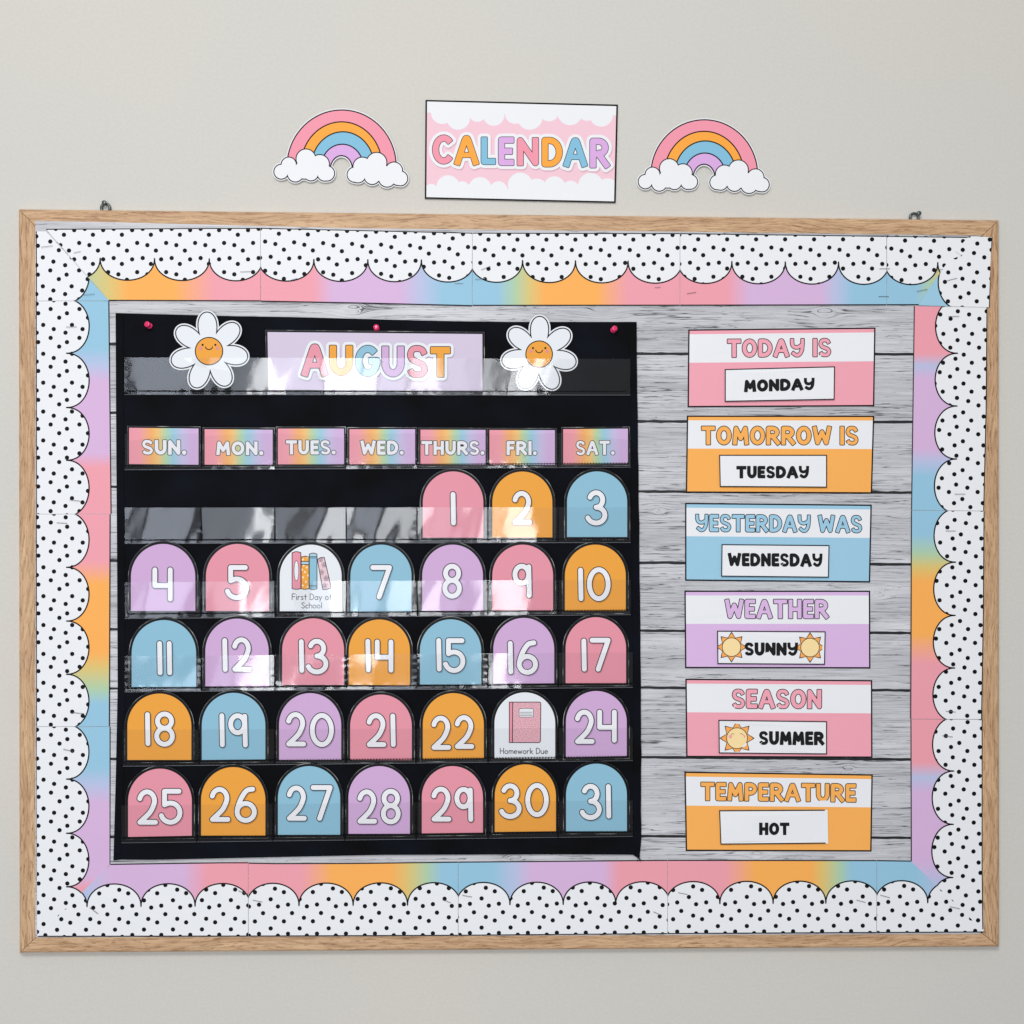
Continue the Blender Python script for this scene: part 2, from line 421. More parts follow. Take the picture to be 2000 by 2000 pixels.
def stroke(pts, r, cap='round', ext=0.0, cr=0.0, closed=False):
    """polygons that together cover a pen stroke of half width r"""
    P_ = [pts[0]]
    for p in pts[1:]:
        if abs(p[0] - P_[-1][0]) + abs(p[1] - P_[-1][1]) > 1e-3: P_.append(p)
    if closed and len(P_) > 2 and abs(P_[0][0] - P_[-1][0]) + abs(P_[0][1] - P_[-1][1]) < 1e-3: P_.pop()
    n = len(P_); polys = []
    if n < 2: return [ell(P_[0][0], P_[0][1], r, n=20)]
    segs = n if closed else n - 1
    dirs = []
    for i in range(segs):
        a, b = P_[i], P_[(i + 1) % n]; l = math.hypot(b[0] - a[0], b[1] - a[1]); dirs.append(((b[0] - a[0]) / l, (b[1] - a[1]) / l))
    def off(i):   # mitre at vertex i or None when sharp
        if not closed and (i == 0 or i == n - 1): return None
        d0, d1 = dirs[i - 1], dirs[i % segs]
        if d0[0] * d1[0] + d0[1] * d1[1] < .78: return 'sharp'
        m = (-(d0[1] + d1[1]), d0[0] + d1[0]); l = math.hypot(*m); m = (m[0] / l, m[1] / l)
        k = r / max(.5, m[0] * -d0[1] + m[1] * d0[0]); return (m[0] * k, m[1] * k)
    offs = [off(i) for i in range(n)]
    for i in range(segs):
        a, b = P_[i], P_[(i + 1) % n]; dx, dy = dirs[i]; nr = (-dy * r, dx * r)
        oa = offs[i] if isinstance(offs[i], tuple) else nr
        ob = offs[(i + 1) % n] if isinstance(offs[(i + 1) % n], tuple) else nr
        polys.append([(a[0] + oa[0], a[1] + oa[1]), (a[0] - oa[0], a[1] - oa[1]), (b[0] - ob[0], b[1] - ob[1]), (b[0] + ob[0], b[1] + ob[1])])
    for i in range(n):
        if offs[i] == 'sharp': polys.append(ell(P_[i][0], P_[i][1], r, n=16))
    if not closed:
        for (e, (dx, dy)) in ((P_[0], (-dirs[0][0], -dirs[0][1])), (P_[-1], dirs[-1])):
            if cap == 'round': polys.append(ell(e[0], e[1], r, n=20))
            elif ext > 0:
                c = min(cr, r * .9, ext * .9); nx, ny = -dy, dx
                pl = [(e[0] + nx * r, e[1] + ny * r)]
                for k in range(5):
                    a = pi / 2 * k / 4
                    u_ = ext - c + c * sin(a); v_ = r - c + c * cos(a)
                    pl.append((e[0] + dx * u_ + nx * v_, e[1] + dy * u_ + ny * v_))
                for k in range(5):
                    a = pi / 2 * (4 - k) / 4
                    u_ = ext - c + c * sin(a); v_ = -(r - c + c * cos(a))
                    pl.append((e[0] + dx * u_ + nx * v_, e[1] + dy * u_ + ny * v_))
                pl.append((e[0] - nx * r, e[1] - ny * r))
                polys.append(pl)
    return polys

# chunky display capitals: (width, [centre lines in a unit box]), ends square
GL = {
 'A': (.84, [[(0, 1), (.40, .10), (.46, .01), (.54, .01), (.60, .10), (1, 1)], [(.24, .70), (.76, .70)]]),
 'C': (.70, [arc(.56, .5, .56, .5, -42, -318, 22)]),
 'D': (.76, [[(0, 1), (0, 0)] + arc(.32, .5, .68, .5, -90, 90, 16)[0:] + [(0, 1)]]),
 'E': (.58, [[(1, 0), (0, 0), (0, 1), (1, 1)], [(0, .5), (.85, .5)]]),
 'F': (.58, [[(1, 0), (0, 0), (0, 1)], [(0, .5), (.85, .5)]]),
 'G': (.80, [arc(.52, .5, .52, .5, -45, -360, 24) + [(.62, .5)]]),
 'H': (.72, [[(0, 0), (0, 1)], [(1, 0), (1, 1)], [(0, .52), (1, .52)]]),
 'I': (.25, [[(.5, 0), (.5, 1)]]),
 'L': (.54, [[(0, 0), (0, 1), (1, 1)]]),
 'M': (.86, [[(0, 1), (.10, 0), (.5, .70), (.90, 0), (1, 1)]]),
 'N': (.74, [[(0, 1), (0, 0), (1, 1), (1, 0)]]),
 'O': (.80, [arc(.5, .5, .5, .5, 0, 360, 28)]),
 'P': (.68, [[(0, 1), (0, 0)] + arc(.45, .29, .55, .29, -90, 90, 12) + [(0, .58)]]),
 'R': (.74, [[(0, 1), (0, 0)] + arc(.42, .27, .50, .27, -90, 90, 12) + [(0, .54)], [(.42, .54), (1, 1)]]),
 'S': (.68, [crom([(.95, .20), (.80, .05), (.5, 0), (.18, .05), (.05, .25), (.20, .43), (.52, .52), (.86, .62), (.98, .80), (.80, .97), (.48, 1.0), (.20, .96), (.06, .84)], 5)]),
 'T': (.74, [[(0, 0), (1, 0)], [(.5, 0), (.5, 1)]]),
 'U': (.72, [[(0, 0), (0, .55)] + arc(.5, .58, .5, .42, 180, 0, 14) + [(1, 0)]]),
 'W': (1.0, [[(0, 0), (.20, 1), (.5, .25), (.80, 1), (1, 0)]]),
 'Y': (.76, [crom([(0, 0), (.01, .20), (.10, .38), (.34, .47), (.62, .45), (.93, .30)], 4), crom([(1, 0), (.98, .38), (.90, .72), (.68, .96), (.40, 1.0), (.14, .88)], 4)]),
}
def glyph(ch, x0, y0, W, H, r, o, sk=0.0):
    """polygons of one letter in the box, grown outward by o"""
    if ch == '.': return [ell(x0 + W / 2, y0 + H - W / 2 + sk * W, W / 2 + o, n=24)]
    out = []
    if ch in 'SY': r *= .83
    for ln in GL[ch][1]:
        iw = max(W - 2 * r, 0); ih = H - 2 * r
        pts = [(x0 + r + u * iw, y0 + r + v * ih + sk * (r + u * iw)) for u, v in ln]
        closed = len(pts) > 3 and math.hypot(pts[0][0] - pts[-1][0], pts[0][1] - pts[-1][1]) < .5
        inner = ch in 'AHEFRTPG' and ln is GL[ch][1][-1] and ch not in 'GTP' and ch in 'A'
        if inner: out += stroke(pts, r * .82 + o, 'flat', 0)
        else:
            ex = r * (.35 if ch in 'SCG' else 1.0)
            out += stroke(pts, r + o, 'flat', max(ex + o, .05), r * .28 + o, closed)
    return out
def word(txt, x0, y0, x1, y1, tilt, d, parent, fills, line, lw, rk=.125, halo=None, shadow=None, gap=.07, dot=.26, name='letter', up=.12):
    """letters of one printed word, each a piece of its own; tilt = y rise of the right end"""
    H = y1 - y0; ws = []
    for c in txt: ws.append(.34 if c == ' ' else (dot if c == '.' else GL[c][0]))
    tot = sum(ws) + gap * (len(txt) - 1); k = (x1 - x0) / (tot * H)
    x = x0; halos = []; res = []; r = H * rk * (min(1.12, max(.88, k)))
    sk = tilt / (x1 - x0); i = 0; boxes = []
    for c, wd in zip(txt, ws):
        W = wd * H * k
        if c != ' ':
            boxes.append((c, x, y0 + sk * (x - x0), W)); 
        x += W + gap * H * k
    if shadow:
        pl = [[(a + shadow[1], b + shadow[2]) for a, b in p] for (c, bx, by, W) in boxes for p in glyph(c, bx, by, W, H, r, halo[1] if halo else lw, sk)]
        sheet('printed_drop_tone', [(shadow[0], pl)], (lambda X, Y: (d(X, Y) if callable(d) else d) + .05), parent, th=0, clip0=True)
    if halo:
        pl = [p for (c, bx, by, W) in boxes for p in glyph(c, bx, by, W, H, r, halo[1], sk)]
        # the counters inside narrow letters fill up under the pale backing
        sheet('letter_backing', [(halo[0], pl)], (lambda X, Y: (d(X, Y) if callable(d) else d) + .10), parent, th=0, clip0=True)
    for i, (c, bx, by, W) in enumerate(boxes):
        f = fills[i % len(fills)]
        dd = up + .02 * (i % 2)
        lay = []
        if lw: lay = [(line, glyph(c, bx, by, W, H, r, lw * .45, sk)), (f, glyph(c, bx, by, W, H, r, -lw * .55, sk))]
        else: lay = [(f, glyph(c, bx, by, W, H, r, 0, sk))]
        o = sheet(name, lay, (lambda X, Y, dd=dd: (d(X, Y) if callable(d) else d) + dd), parent, th=0)
        res.append(o)
    return res

# rounded single-line numerals in a unit box of centre lines
DG = {
 '0': [('c', arc(.5, .5, .5, .5, 0, 360, 30))],
 '1': [('o', [(.5, 0), (.5, 1)])],
 '2': [('o', arc(.47, .30, .47, .30, -165, 8, 16) + crom([(.93, .36), (.82, .52), (.6, .71), (.02, 1)], 4)[1:] + [(1, 1)])],
 '3': [('o', arc(.44, .24, .42, .24, -158, 90, 18)), ('o', arc(.44, .74, .56, .26, -90, 160, 20))],
 '4': [('o', [(0, 0), (0, .54), (1, .54)]), ('o', [(1, 0), (1, 1)])],
 '5': [('o', [(.94, 0), (.06, 0), (.06, .44)] + arc(.42, .69, .58, .31, -118, 162, 20))],
 '6': [('o', crom([(.90, 0), (.55, .05), (.25, .28), (.05, .56), (0, .72)], 5)), ('c', arc(.5, .73, .5, .27, 0, 360, 28))],
 '7': [('o', [(0, 0), (1, 0), (.38, 1)])],
 '8': [('c', arc(.5, .235, .45, .235, 0, 360, 26)), ('c', arc(.5, .735, .5, .265, 0, 360, 28))],
 '9': [('c', arc(.46, .29, .46, .29, 0, 360, 28)), ('o', [(.93, .02), (.97, 1)])],
}
def digit(ch, x0, y0, x1, y1, d, parent, fill=None, line=None, tone=None):
    R = 6.35; ri = 4.75
    polys_o = []; polys_i = []
    for k, ln in DG[ch]:
        pts = [(x0 + R + u * (x1 - x0 - 2 * R), y0 + R + v * (y1 - y0 - 2 * R)) for u, v in ln]
        if ch == '1': pts = [((x0 + x1) / 2, y0 + R), ((x0 + x1) / 2 + 1, y1 - R)]
        polys_o += stroke(pts, R, closed=(k == 'c')); polys_i += stroke(pts, ri, closed=(k == 'c'))
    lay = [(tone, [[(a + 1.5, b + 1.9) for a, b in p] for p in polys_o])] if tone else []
    return sheet('digit', lay + [(line or l_black, polys_o), (fill or l_num, polys_i)], lambda X, Y: d(X, Y) + .15, parent, th=0, clip0=False)

# small handwriting-style text: unit cap height 1, x height .6 (y: 0 = cap top, 1 = base line)
SM = {
 'F': (.62, [[(.6, 0), (0, 0), (0, 1)], [(0, .48), (.5, .48)]]), 'i': (.14, [[(.05, .42), (.05, 1)], [(.05, .16), (.05, .18)]]),
 'r': (.42, [[(0, .42), (0, 1)], arc(.28, .72, .28, .28, 180, 290, 8)]), 's': (.42, [crom([(.38, .48), (.18, .42), (.03, .55), (.2, .7), (.38, .84), (.2, 1), (.0, .93)], 4)]),
 't': (.44, [[(.2, .12), (.2, 1)], [(0, .44), (.42, .44)]]), 'D': (.72, [[(0, 0), (0, 1)], [(0, 0), (.2, 0)] + arc(.2, .5, .48, .5, -90, 90, 12) + [(0, 1)]]),
 'a': (.60, [arc(.28, .72, .28, .28, 0, 360, 16), [(.56, .44), (.56, 1)]]), 'y': (.54, [[(0, .44), (.26, .98)], [(.52, .44), (.14, 1.28)]]),
 'o': (.62, [arc(.29, .72, .29, .28, 0, 360, 16)]), 'f': (.42, [crom([(.44, .05), (.28, .0), (.18, .16), (.18, 1)], 4), [(0, .44), (.4, .44)]]),
 'S': (.62, [crom([(.56, .14), (.3, 0), (.04, .2), (.3, .46), (.56, .76), (.3, 1), (.0, .86)], 4)]), 'c': (.52, [arc(.28, .72, .28, .28, -45, -315, 14)]),
 'h': (.54, [[(0, 0), (0, 1)], arc(.25, .68, .25, .26, 180, 360, 8) + [(.5, 1)]]), 'l': (.12, [[(.05, 0), (.05, 1)]]),
 'H': (.70, [[(0, 0), (0, 1)], [(.64, 0), (.64, 1)], [(0, .5), (.64, .5)]]),
 'm': (.80, [[(0, .44), (0, 1)], arc(.19, .66, .19, .24, 180, 360, 8) + [(.38, 1)], arc(.57, .66, .19, .24, 180, 360, 8) + [(.76, 1)]]),
 'e': (.58, [[(.04, .70), (.54, .70)] + arc(.28, .72, .27, .28, 0, -310, 16)]), 'w': (.76, [[(0, .44), (.17, 1), (.36, .5), (.55, 1), (.72, .44)]]),
 'k': (.50, [[(0, 0), (0, 1)], [(.44, .44), (0, .76)], [(.14, .68), (.46, 1)]]), 'u': (.54, [[(0, .44), (0, .76)] + arc(.25, .76, .25, .24, 180, 0, 8), [(.5, .44), (.5, 1)]]),
}
def small_text(txt, x0, x1, y0, y1, r, d, parent, mat):
    H = y1 - y0; g = .17
    tot = sum(.30 if c == ' ' else SM[c][0] for c in txt) + g * (len(txt) - 1); k = (x1 - x0) / (tot * H); x = x0
    polys = []
    for c in txt:
        if c != ' ':
            for ln in SM[c][1]: polys += stroke([(x + u * H * k, y0 + v * H) for u, v in ln], r)
            x += (SM[c][0] + g) * H * k
        else: x += (.30 + g) * H * k
    return sheet('caption', [(mat, polys)], lambda X, Y: d(X, Y) + .12, parent, th=0)

# ================================================================== WALL
def quad(name, x0, y0, x1, y1, d, mat):
    vs = [P(x0, y1, d), P(x1, y1, d), P(x1, y0, d), P(x0, y0, d)]
    return link_mesh(name, vs, [(0, 1, 2, 3)], [mat], [0])
tag(quad('wall', -1800, -1600, 3800, 3600, 0, wall_mat()), 'pale grey painted wall behind the bulletin board', 'wall', kind='structure')

# ================================================================== BULLETIN BOARD
board = thing('bulletin_board', 'large bulletin board with light oak frame and grey plank backing', 'bulletin board', P(995, 1140, 0))
O = [(37, 409), (1950, 430.5), (1951, 1848.5), (38.5, 1860.5)]           # outer corners tl tr br bl
I = [(71, 444), (1917, 462), (1917.5, 1822), (72.5, 1829)]               # inner corners
FD = 14.0
def rail(a, b, mat, steps=28):
    """one mitred, slightly rounded frame rail between outer corners a and b"""
    prof = [(0, 0), (0, FD - 2.0), (.03, FD - .8), (.09, FD), (.90, FD), (.97, FD - .5), (1.0, FD - 1.4), (1.0, 8)]
    vs = []; n = len(prof)
    for i in range(steps + 1):
        t = i / steps
        ox = O[a][0] + (O[b][0] - O[a][0]) * t; oy = O[a][1] + (O[b][1] - O[a][1]) * t
        ix = I[a][0] + (I[b][0] - I[a][0]) * t; iy = I[a][1] + (I[b][1] - I[a][1]) * t
        for s, dd in prof: vs.append(P(ox + (ix - ox) * s, oy + (iy - oy) * s, dd))
    fs = [(i * n + j, i * n + j + 1, (i + 1) * n + j + 1, (i + 1) * n + j) for i in range(steps) for j in range(n - 1)]
    fs += [tuple(range(n - 1, -1, -1)), tuple(steps * n + j for j in range(n))]
    o = link_mesh('frame_rail', vs, fs, [mat], [0] * len(fs), board)
    return o
g = .0
tag(rail(0, 1, oak_mat('oak_top', False, 1.3)), 'top rail of the oak frame')
tag(rail(1, 2, oak_mat('oak_right', True, 4.1)), 'right rail of the oak frame')
tag(rail(2, 3, oak_mat('oak_bottom', False, 7.7)), 'bottom rail of the oak frame')
tag(rail(3, 0, oak_mat('oak_left', True, 9.2)), 'left rail of the oak frame')
# hairline mitre joints
for a in range(4):
    (ox, oy), (ix, iy) = O[a], I[a]
    sheet('mitre_joint', [(paper('joint_brown', rgb(92, 66, 48)), stroke([(ox + (ix - ox) * .08, oy + (iy - oy) * .08), (ix, iy)], .45, 'flat'))], FD + .06, board, th=0)
sheet('backing_sheet', [(GAP, [[(66, 440), (1925, 455), (1920, 1826), (70, 1832)]])], 13.5, board)
GL_ = [None, [(60, 669), (220, 672), (1260, 691), (1780, 692), (1925, 692)], [(60, 804), (220, 806), (1260, 823), (1780, 824), (1925, 824)],
       [(60, 949), (220, 950.5), (1260, 960), (1780, 962), (1925, 962)], [(60, 1094), (220, 1095), (1260, 1099), (1780, 1102.5), (1925, 1103)],
       [(60, 1229), (220, 1229), (1260, 1231.6), (1780, 1236.5), (1925, 1238)], [(60, 1345), (220, 1345), (1260, 1343), (1780, 1348.5), (1925, 1350)],
       [(60, 1482), (220, 1482), (1260, 1479), (1780, 1483.5), (1925, 1485)], [(60, 1635), (220, 1634.6), (1260, 1633), (1780, 1636.5), (1925, 1638)], None]
def interp(pl, x):
    for (a, b), (c, e) in zip(pl, pl[1:]):
        if x <= c: return b + (e - b) * (x - a) / (c - a)
    return pl[-1][1]
TOPW = [(68.5, 431), (300, 436), (700, 446), (1300, 452), (1924, 460)]
for i in range(9):
    up = []; lo = []
    hw0 = 2.6; x = 69.0
    while x <= 1921:
        ny = mnoise.noise(Vector((x * .05, i * 7.1, 0))) * 1.3; ny2 = mnoise.noise(Vector((x * .06, i * 9.3 + 50, 0))) * 1.3
        up.append((x, interp(TOPW, x) if i == 0 else interp(GL_[i], x) + hw0 + ny))
        lo.append((x, interp([(60, 1831), (1925, 1824)], x) if i == 8 else interp(GL_[i + 1], x) - hw0 + ny2))
        x += 13
    sheet('plank', [(PLANK, [up + lo[::-1]])], 14.25, board, th=.6, edge=GAP)

# hanging hardware
def tube_ring(name, cx, cy, R, r, d, mat, parent):
    c = P(cx, cy, d); vs = []; fs = []; n, m = 32, 12
    for i in range(n):
        a = 2 * pi * i / n
        for j in range(m):
            b = 2 * pi * j / m
            vs.append(c + Vector(((R + r * cos(b)) * cos(a), r * sin(b), (R + r * cos(b)) * sin(a))))
    for i in range(n):
        for j in range(m):
            fs.append((i * m + j, ((i + 1) % n) * m + j, ((i + 1) % n) * m + (j + 1) % m, i * m + (j + 1) % m))
    return link_mesh(name, vs, fs, [mat], [0] * len(fs), parent, True)
def lathe(name, prof, base, axis, mat, parent, n=28):
    """prof = [(radius, height)] about an axis that leaves the wall"""
    ax = Vector(axis).normalized(); q = Vector((0, 0, 1)).rotation_difference(ax)
    vs = []; fs = []; m = len(prof)
    for r, h in prof:
        for j in range(n):
            a = 2 * pi * j / n; vs.append(Vector(base) + q @ Vector((r * cos(a), r * sin(a), h)))
    for i in range(m - 1):
        for j in range(n): fs.append((i * n + j, i * n + (j + 1) % n, (i + 1) * n + (j + 1) % n, (i + 1) * n + j))
    fs.append(tuple((m - 1) * n + j for j in range(n))); fs.append(tuple(n - 1 - j for j in range(n)))
    return link_mesh(name, vs, fs, [mat], [0] * len(fs), parent, True)
for (cx, cy, nx, ny, lab) in ((206, 406.5, 204.3, 395, 'grey steel hanging ring with screw above the left end of the oak frame'),
                              (1785.5, 425, 1788.5, 415.5, 'grey steel hanging ring with screw above the right end of the oak frame')):
    t = thing('hanging_ring', lab, 'hanger', P(cx, cy, 0), 'hanging rings on top of the frame')
    tube_ring('ring', cx, cy, 8.2 * PX, 2.6 * PX, 4, HOOK, t)
    lathe('screw', [(2.0 * PX, 0), (2.0 * PX, .007), (3.8 * PX, .0072), (4.6 * PX, .0080), (4.3 * PX, .0092), (2.6 * PX, .0098)], P(nx + 3.2, ny + 5, 0), (-.06, -1, .10), HOOK, t)

# ================================================================== SCALLOPED BORDER STRIPS
HT = [(0, 0), (20.6, -2.5), (36.6, 9), (9.8, 25), (29.7, 29.3), (46.4, 39.9)]
BT = [(0, 0), (30.8, 13.8), (39.1, -6.9), (8, 24.3), (44.9, 27.9), (15.9, 40.9)]
LT = [(0, 0), (24.3, -8.3), (41, 8.7), (9.8, 22.8), (30.4, 31), (53.3, 38)]
RT = [(0, 0), (22, 6.2), (-14, 14.6), (12.4, 28.3), (-3.7, 36.3), (28.3, 44.1)]
def dots(table, ox, oy, px_, py_, box, slope=0.0, vert=False):
    out = []
    for i in range(-60, 61):
        for j in range(-60, 61):
            for (a, b) in table:
                x = ox + a + i * px_ + (slope * (b + j * py_) if vert else 0); y = oy + b + j * py_ + (0 if vert else slope * (a + i * px_))
                if box[0] - 5 < x < box[2] + 5 and box[1] - 5 < y < box[3] + 5: out.append(ell(x, y, 4.35, n=14))
    return out
def scallops(cusps, cu, pk, far, vert):
    """white field polygon and its scalloped edge line. cu/pk = cusp and bulge coordinate as functions, far = outer edge"""
    line = []
    for a, b in zip(cusps, cusps[1:]):
        for k in range(0, 25):
            t = -cos(pi * k / 24); p = (a + b) / 2 + (b - a) / 2 * t
            q = cu(p) + (pk(p) - cu(p)) * sqrt(max(0, 1 - t * t)) ** .92
            line.append((q, p) if vert else (p, q))
    a, b = cusps[0] - 70, cusps[-1] + 70
    pts = [(a, far), (a, cu(cusps[0]))] + [(q[1], q[0]) if vert else q for q in line] + [(b, cu(cusps[-1])), (b, far)]
    return [(q[1], q[0]) if vert else q for q in pts], line
def lin(a, va, b, vb): return lambda p: va + (vb - va) * (p - a) / (b - a)
border_n = 0
def px_stop(stops, vert):
    res = []
    for p, c in stops:
        q = P(140 if vert and p else 1000, p, 15).z if vert else P(p, 1000, 15).x
        res.append((q, c))
    return sorted(res, key=lambda s: s[0])
PK, OR, YE, GR, BL, LV, PU = (240, 160, 172), (252, 176, 86), (222, 196, 116), (176, 206, 168), (150, 197, 221), (186, 194, 226), (216, 180, 218)
g_top = ramp_mat('rainbow_top', 0, px_stop([(150, GR), (215, YE), (250, OR), (340, OR), (420, PK), (610, PK), (650, PU), (780, PU), (820, LV), (865, BL), (970, BL), (1005, GR), (1035, YE), (1062, OR), (1165, OR), (1225, PK), (1420, PK), (1462, PU), (1600, PU), (1632, LV), (1665, BL), (1790, BL), (1815, GR), (1840, YE)], False))
g_bot = ramp_mat('rainbow_bottom', 0, px_stop([(150, BL), (175, LV), (215, PU), (360, PU), (405, PK), (590, PK), (650, OR), (765, OR), (800, YE), (835, GR), (865, BL), (965, BL), (1010, LV), (1040, PU), (1180, PU), (1210, PK), (1415, PK), (1475, OR), (1585, OR), (1610, YE), (1640, GR), (1665, BL), (1790, BL), (1850, LV)], False))
g_left = ramp_mat('rainbow_left', 1, px_stop([(470, BL), (680, BL), (715, LV), (745, PU), (885, PU), (912, PK), (1095, PK), (1140, OR), (1275, OR), (1305, YE), (1345, GR), (1375, BL), (1500, BL), (1535, LV), (1570, PU), (1712, PU), (1738, PK), (1790, PK)], True))
g_right = ramp_mat('rainbow_right', 1, px_stop([(470, PK), (680, PK), (705, LV), (730, PU), (870, PU), (895, LV), (925, BL), (1040, BL), (1080, GR), (1105, YE), (1135, OR), (1240, OR), (1300, PK), (1495, PK), (1525, LV), (1555, PU), (1690, PU), (1735, LV), (1800, LV)], True))
def wavy(base, seed, amp=.35, lift=None):
    def f(x, y):
        v = base + amp * mnoise.noise(Vector((x * .012, y * .02, seed)))
        if lift:
            for (lx, ly, rr, k) in lift:
                q = math.hypot(x - lx, y - ly)
                if q < rr: v += k * (1 - q / rr) ** 2
        return v
    return f
def strip(label, base, cusps, cu, pk, far, vert, gmat, dt, origin, slope, lines, depth, seed, lift=None):
    box = (min(p[0] for p in base), min(p[1] for p in base), max(p[0] for p in base), max(p[1] for p in base))
    field, edge = scallops(cusps, cu, pk, far, vert)
    per = (56.2, 56.4) if vert else (56.6, 57.0)
    dd = dots(dt, origin[0], origin[1], per[0], per[1], box, slope, vert)
    ln = []
    for l, hw in lines: ln += stroke(l, hw, 'flat')
    o = sheet('border_strip', [(gmat, [base]), (WHITE, [field]), (BLACK, dd, 1), (BLACK, stroke(edge, 1.35, 'flat'))] + ([(BLACK, ln)] if ln else []),
              wavy(depth, seed, .3, lift), None, th=.3, grid=22, smooth=False)
    return tag(o, label, 'border trim', 'scalloped border strips')
G_ = 'dotted scalloped border strip '
cu_t = lin(100, 504, 1830, 513); pk_t = lin(100, 546.5, 1780, 556)
ti = [(213, 587.5), (509, 588.5), (700, 592), (922, 597.3), (1328, 597), (1794, 596)]
def top_piece(x0, x1, cusps, org, lab, depth, seed, base=None, lift=None, yo0=None, yo1=None, sl=0.0, dy=0.0):
    def yi(x): return interp(ti, x) + dy
    def yo(x): return interp([(90, 447), (509, 445), (922, 454.5), (1328, 455.5), (1938, 463.5)], x)
    xs = [x0 + (x1 - x0) * i / 8 for i in range(9)]
    b = base or ([(x, yo(x)) for x in xs] + [(x, yi(x)) for x in xs[::-1]])
    return strip(G_ + lab, b, cusps, cu_t, pk_t, 430, False, g_top, HT, org, sl, [([(x, yo(x) + .9) for x in xs], 1.0), ([(x, yi(x) - 1) for x in xs], 1.1)], depth, seed, lift)
top_piece(89.5, 509.3, [90, 195.6, 301.8, 408.7, 512.5], (144.9, 449.5), 'in the top row, left end, yellow to orange to pink', 15.3, 1,
          base=[(89.5, 447), (200, 446.5), (400, 445.5), (508.5, 445), (508.5, 588.5), (400, 588), (213, 587.5)])
top_piece(509.5, 922.0, [505.5, 613, 718.4, 823, 926.5], (564.7, 448), 'in the top row, second from left, pink to lilac to blue', 15.9, 2, sl=.027, lift=[(923, 520, 60, .5)], dy=.6)
top_piece(923.0, 1327.6, [918.5, 1020.7, 1124, 1226.7, 1332], (974, 459), 'in the top row, middle, blue to orange to pink', 15.2, 3)
top_piece(1328.6, 1731.3, [1324.5, 1429.4, 1533.8, 1637.8, 1736], (1383.6, 458.5), 'in the top row, fourth from left, pink to lilac to blue', 15.8, 4, lift=[(1732, 470, 70, .8)])
top_piece(1731, 1900, [1728.5, 1831.6, 1935], (1787.7, 461), 'in the top row, short blue piece at the right end', 15.25, 5,
          base=[(1732.4, 460), (1800, 461), (1895, 463), (1880, 500), (1842, 560), (1800, 596), (1732.2, 596.5)], sl=.01)
# left column
cu_l = lin(500, 130, 1800, 130); pk_l = lin(500, 174.3, 1800, 173.5)
def left_piece(y0, y1, cusps, org, lab, depth, seed, base=None, xi0=214, xi1=214, xo=70, lines=True):
    b = base or [(xo, y0), (xi0, y0), (xi1, y1), (xo + .8, y1)]
    ln = [([(xo + .9, y0), (xo + 1.4, y1)], 1.0), ([(xi0 - 1, y0), (xi1 - 1, y1)], 1.1)] if lines else [([(xo + .9, y0), (xo + 1.4, y1)], 1.0)]
    return strip(G_ + lab, b, cusps, cu_l, pk_l, 50, True, g_left, LT, org, 0.0, ln, depth, seed)
left_piece(452, 588, [485, 590.6], (73.9, 480), 'at the top left corner, blue piece cut on the diagonal', 14.85, 11, base=[(69.5, 452), (90, 452), (213, 587.3), (69.5, 587.3)], lines=False)
left_piece(588.3, 1003.6, [584.5, 690, 796, 899, 1008], (74.6, 611.8), 'in the left column, upper piece blue to lilac to pink', 14.9, 12, xi0=213.5, xi1=218)
left_piece(1004.6, 1418.6, [1000.5, 1108, 1213, 1317, 1423], (75, 1028.8), 'in the left column, middle piece pink to orange to green', 15.4, 13, xi0=216, xi1=214.5)
left_piece(1419, 1830, [1415.5, 1521.7, 1627.5, 1732, 1837], (75.3, 1443.6), 'in the left column, lower piece blue to lilac to pink', 14.9, 14, xi0=216, xi1=216,
           base=[(70.5, 1419.6), (216, 1419.6), (215.5, 1687), (205, 1699), (72.5, 1830)])
# right column
cu_r = lin(600, 1871, 1820, 1860); pk_r = lin(600, 1827.5, 1800, 1819)
def right_piece(y0, y1, cusps, org, lab, depth, seed, base, lines, g=None, cu=None, pk=None):
    return strip(G_ + lab, base, cusps, cu or cu_r, pk or pk_r, 1990, True, blu_p if y0 < 500 else g_right, RT, org, -.010, lines, depth, seed)
right_piece(599, 998, [584, 690, 793, 896.5, 1001.5], (1870.8, 608), 'in the right column, upper piece pink to lilac to blue', 15.1, 21,
            [(1785, 598), (1928.5, 600), (1927, 800), (1922, 997.6), (1779.5, 996)], [([(1785.8, 598), (1780.4, 996)], 1.1), ([(1927.7, 600), (1926, 800), (1921.2, 998)], 1.0)])
right_piece(997, 1405, [994, 1098, 1202, 1304.7, 1408.5], (1864.6, 1015.5), 'in the right column, middle piece blue to orange to pink', 15.6, 22,
            [(1779.5, 997), (1923, 998.7), (1921.5, 1200), (1918, 1404.6), (1777.5, 1403.8)], [([(1780.3, 996), (1778.8, 1405)], 1.1), ([(1922, 998), (1920.6, 1200), (1917, 1406)], 1.0)])
right_piece(1404, 1823, [1401.5, 1506, 1610, 1713.8, 1817, 1920], (1861.5, 1422.8), 'in the right column, lower piece pink to lilac', 15.05, 23,
            [(1778.3, 1404.8), (1919, 1405.7), (1919, 1700), (1921, 1821), (1900, 1801), (1779, 1682)], [([(1779.1, 1404), (1780, 1682)], 1.1), ([(1918.2, 1405), (1918.2, 1700), (1919.5, 1815)], 1.0)])
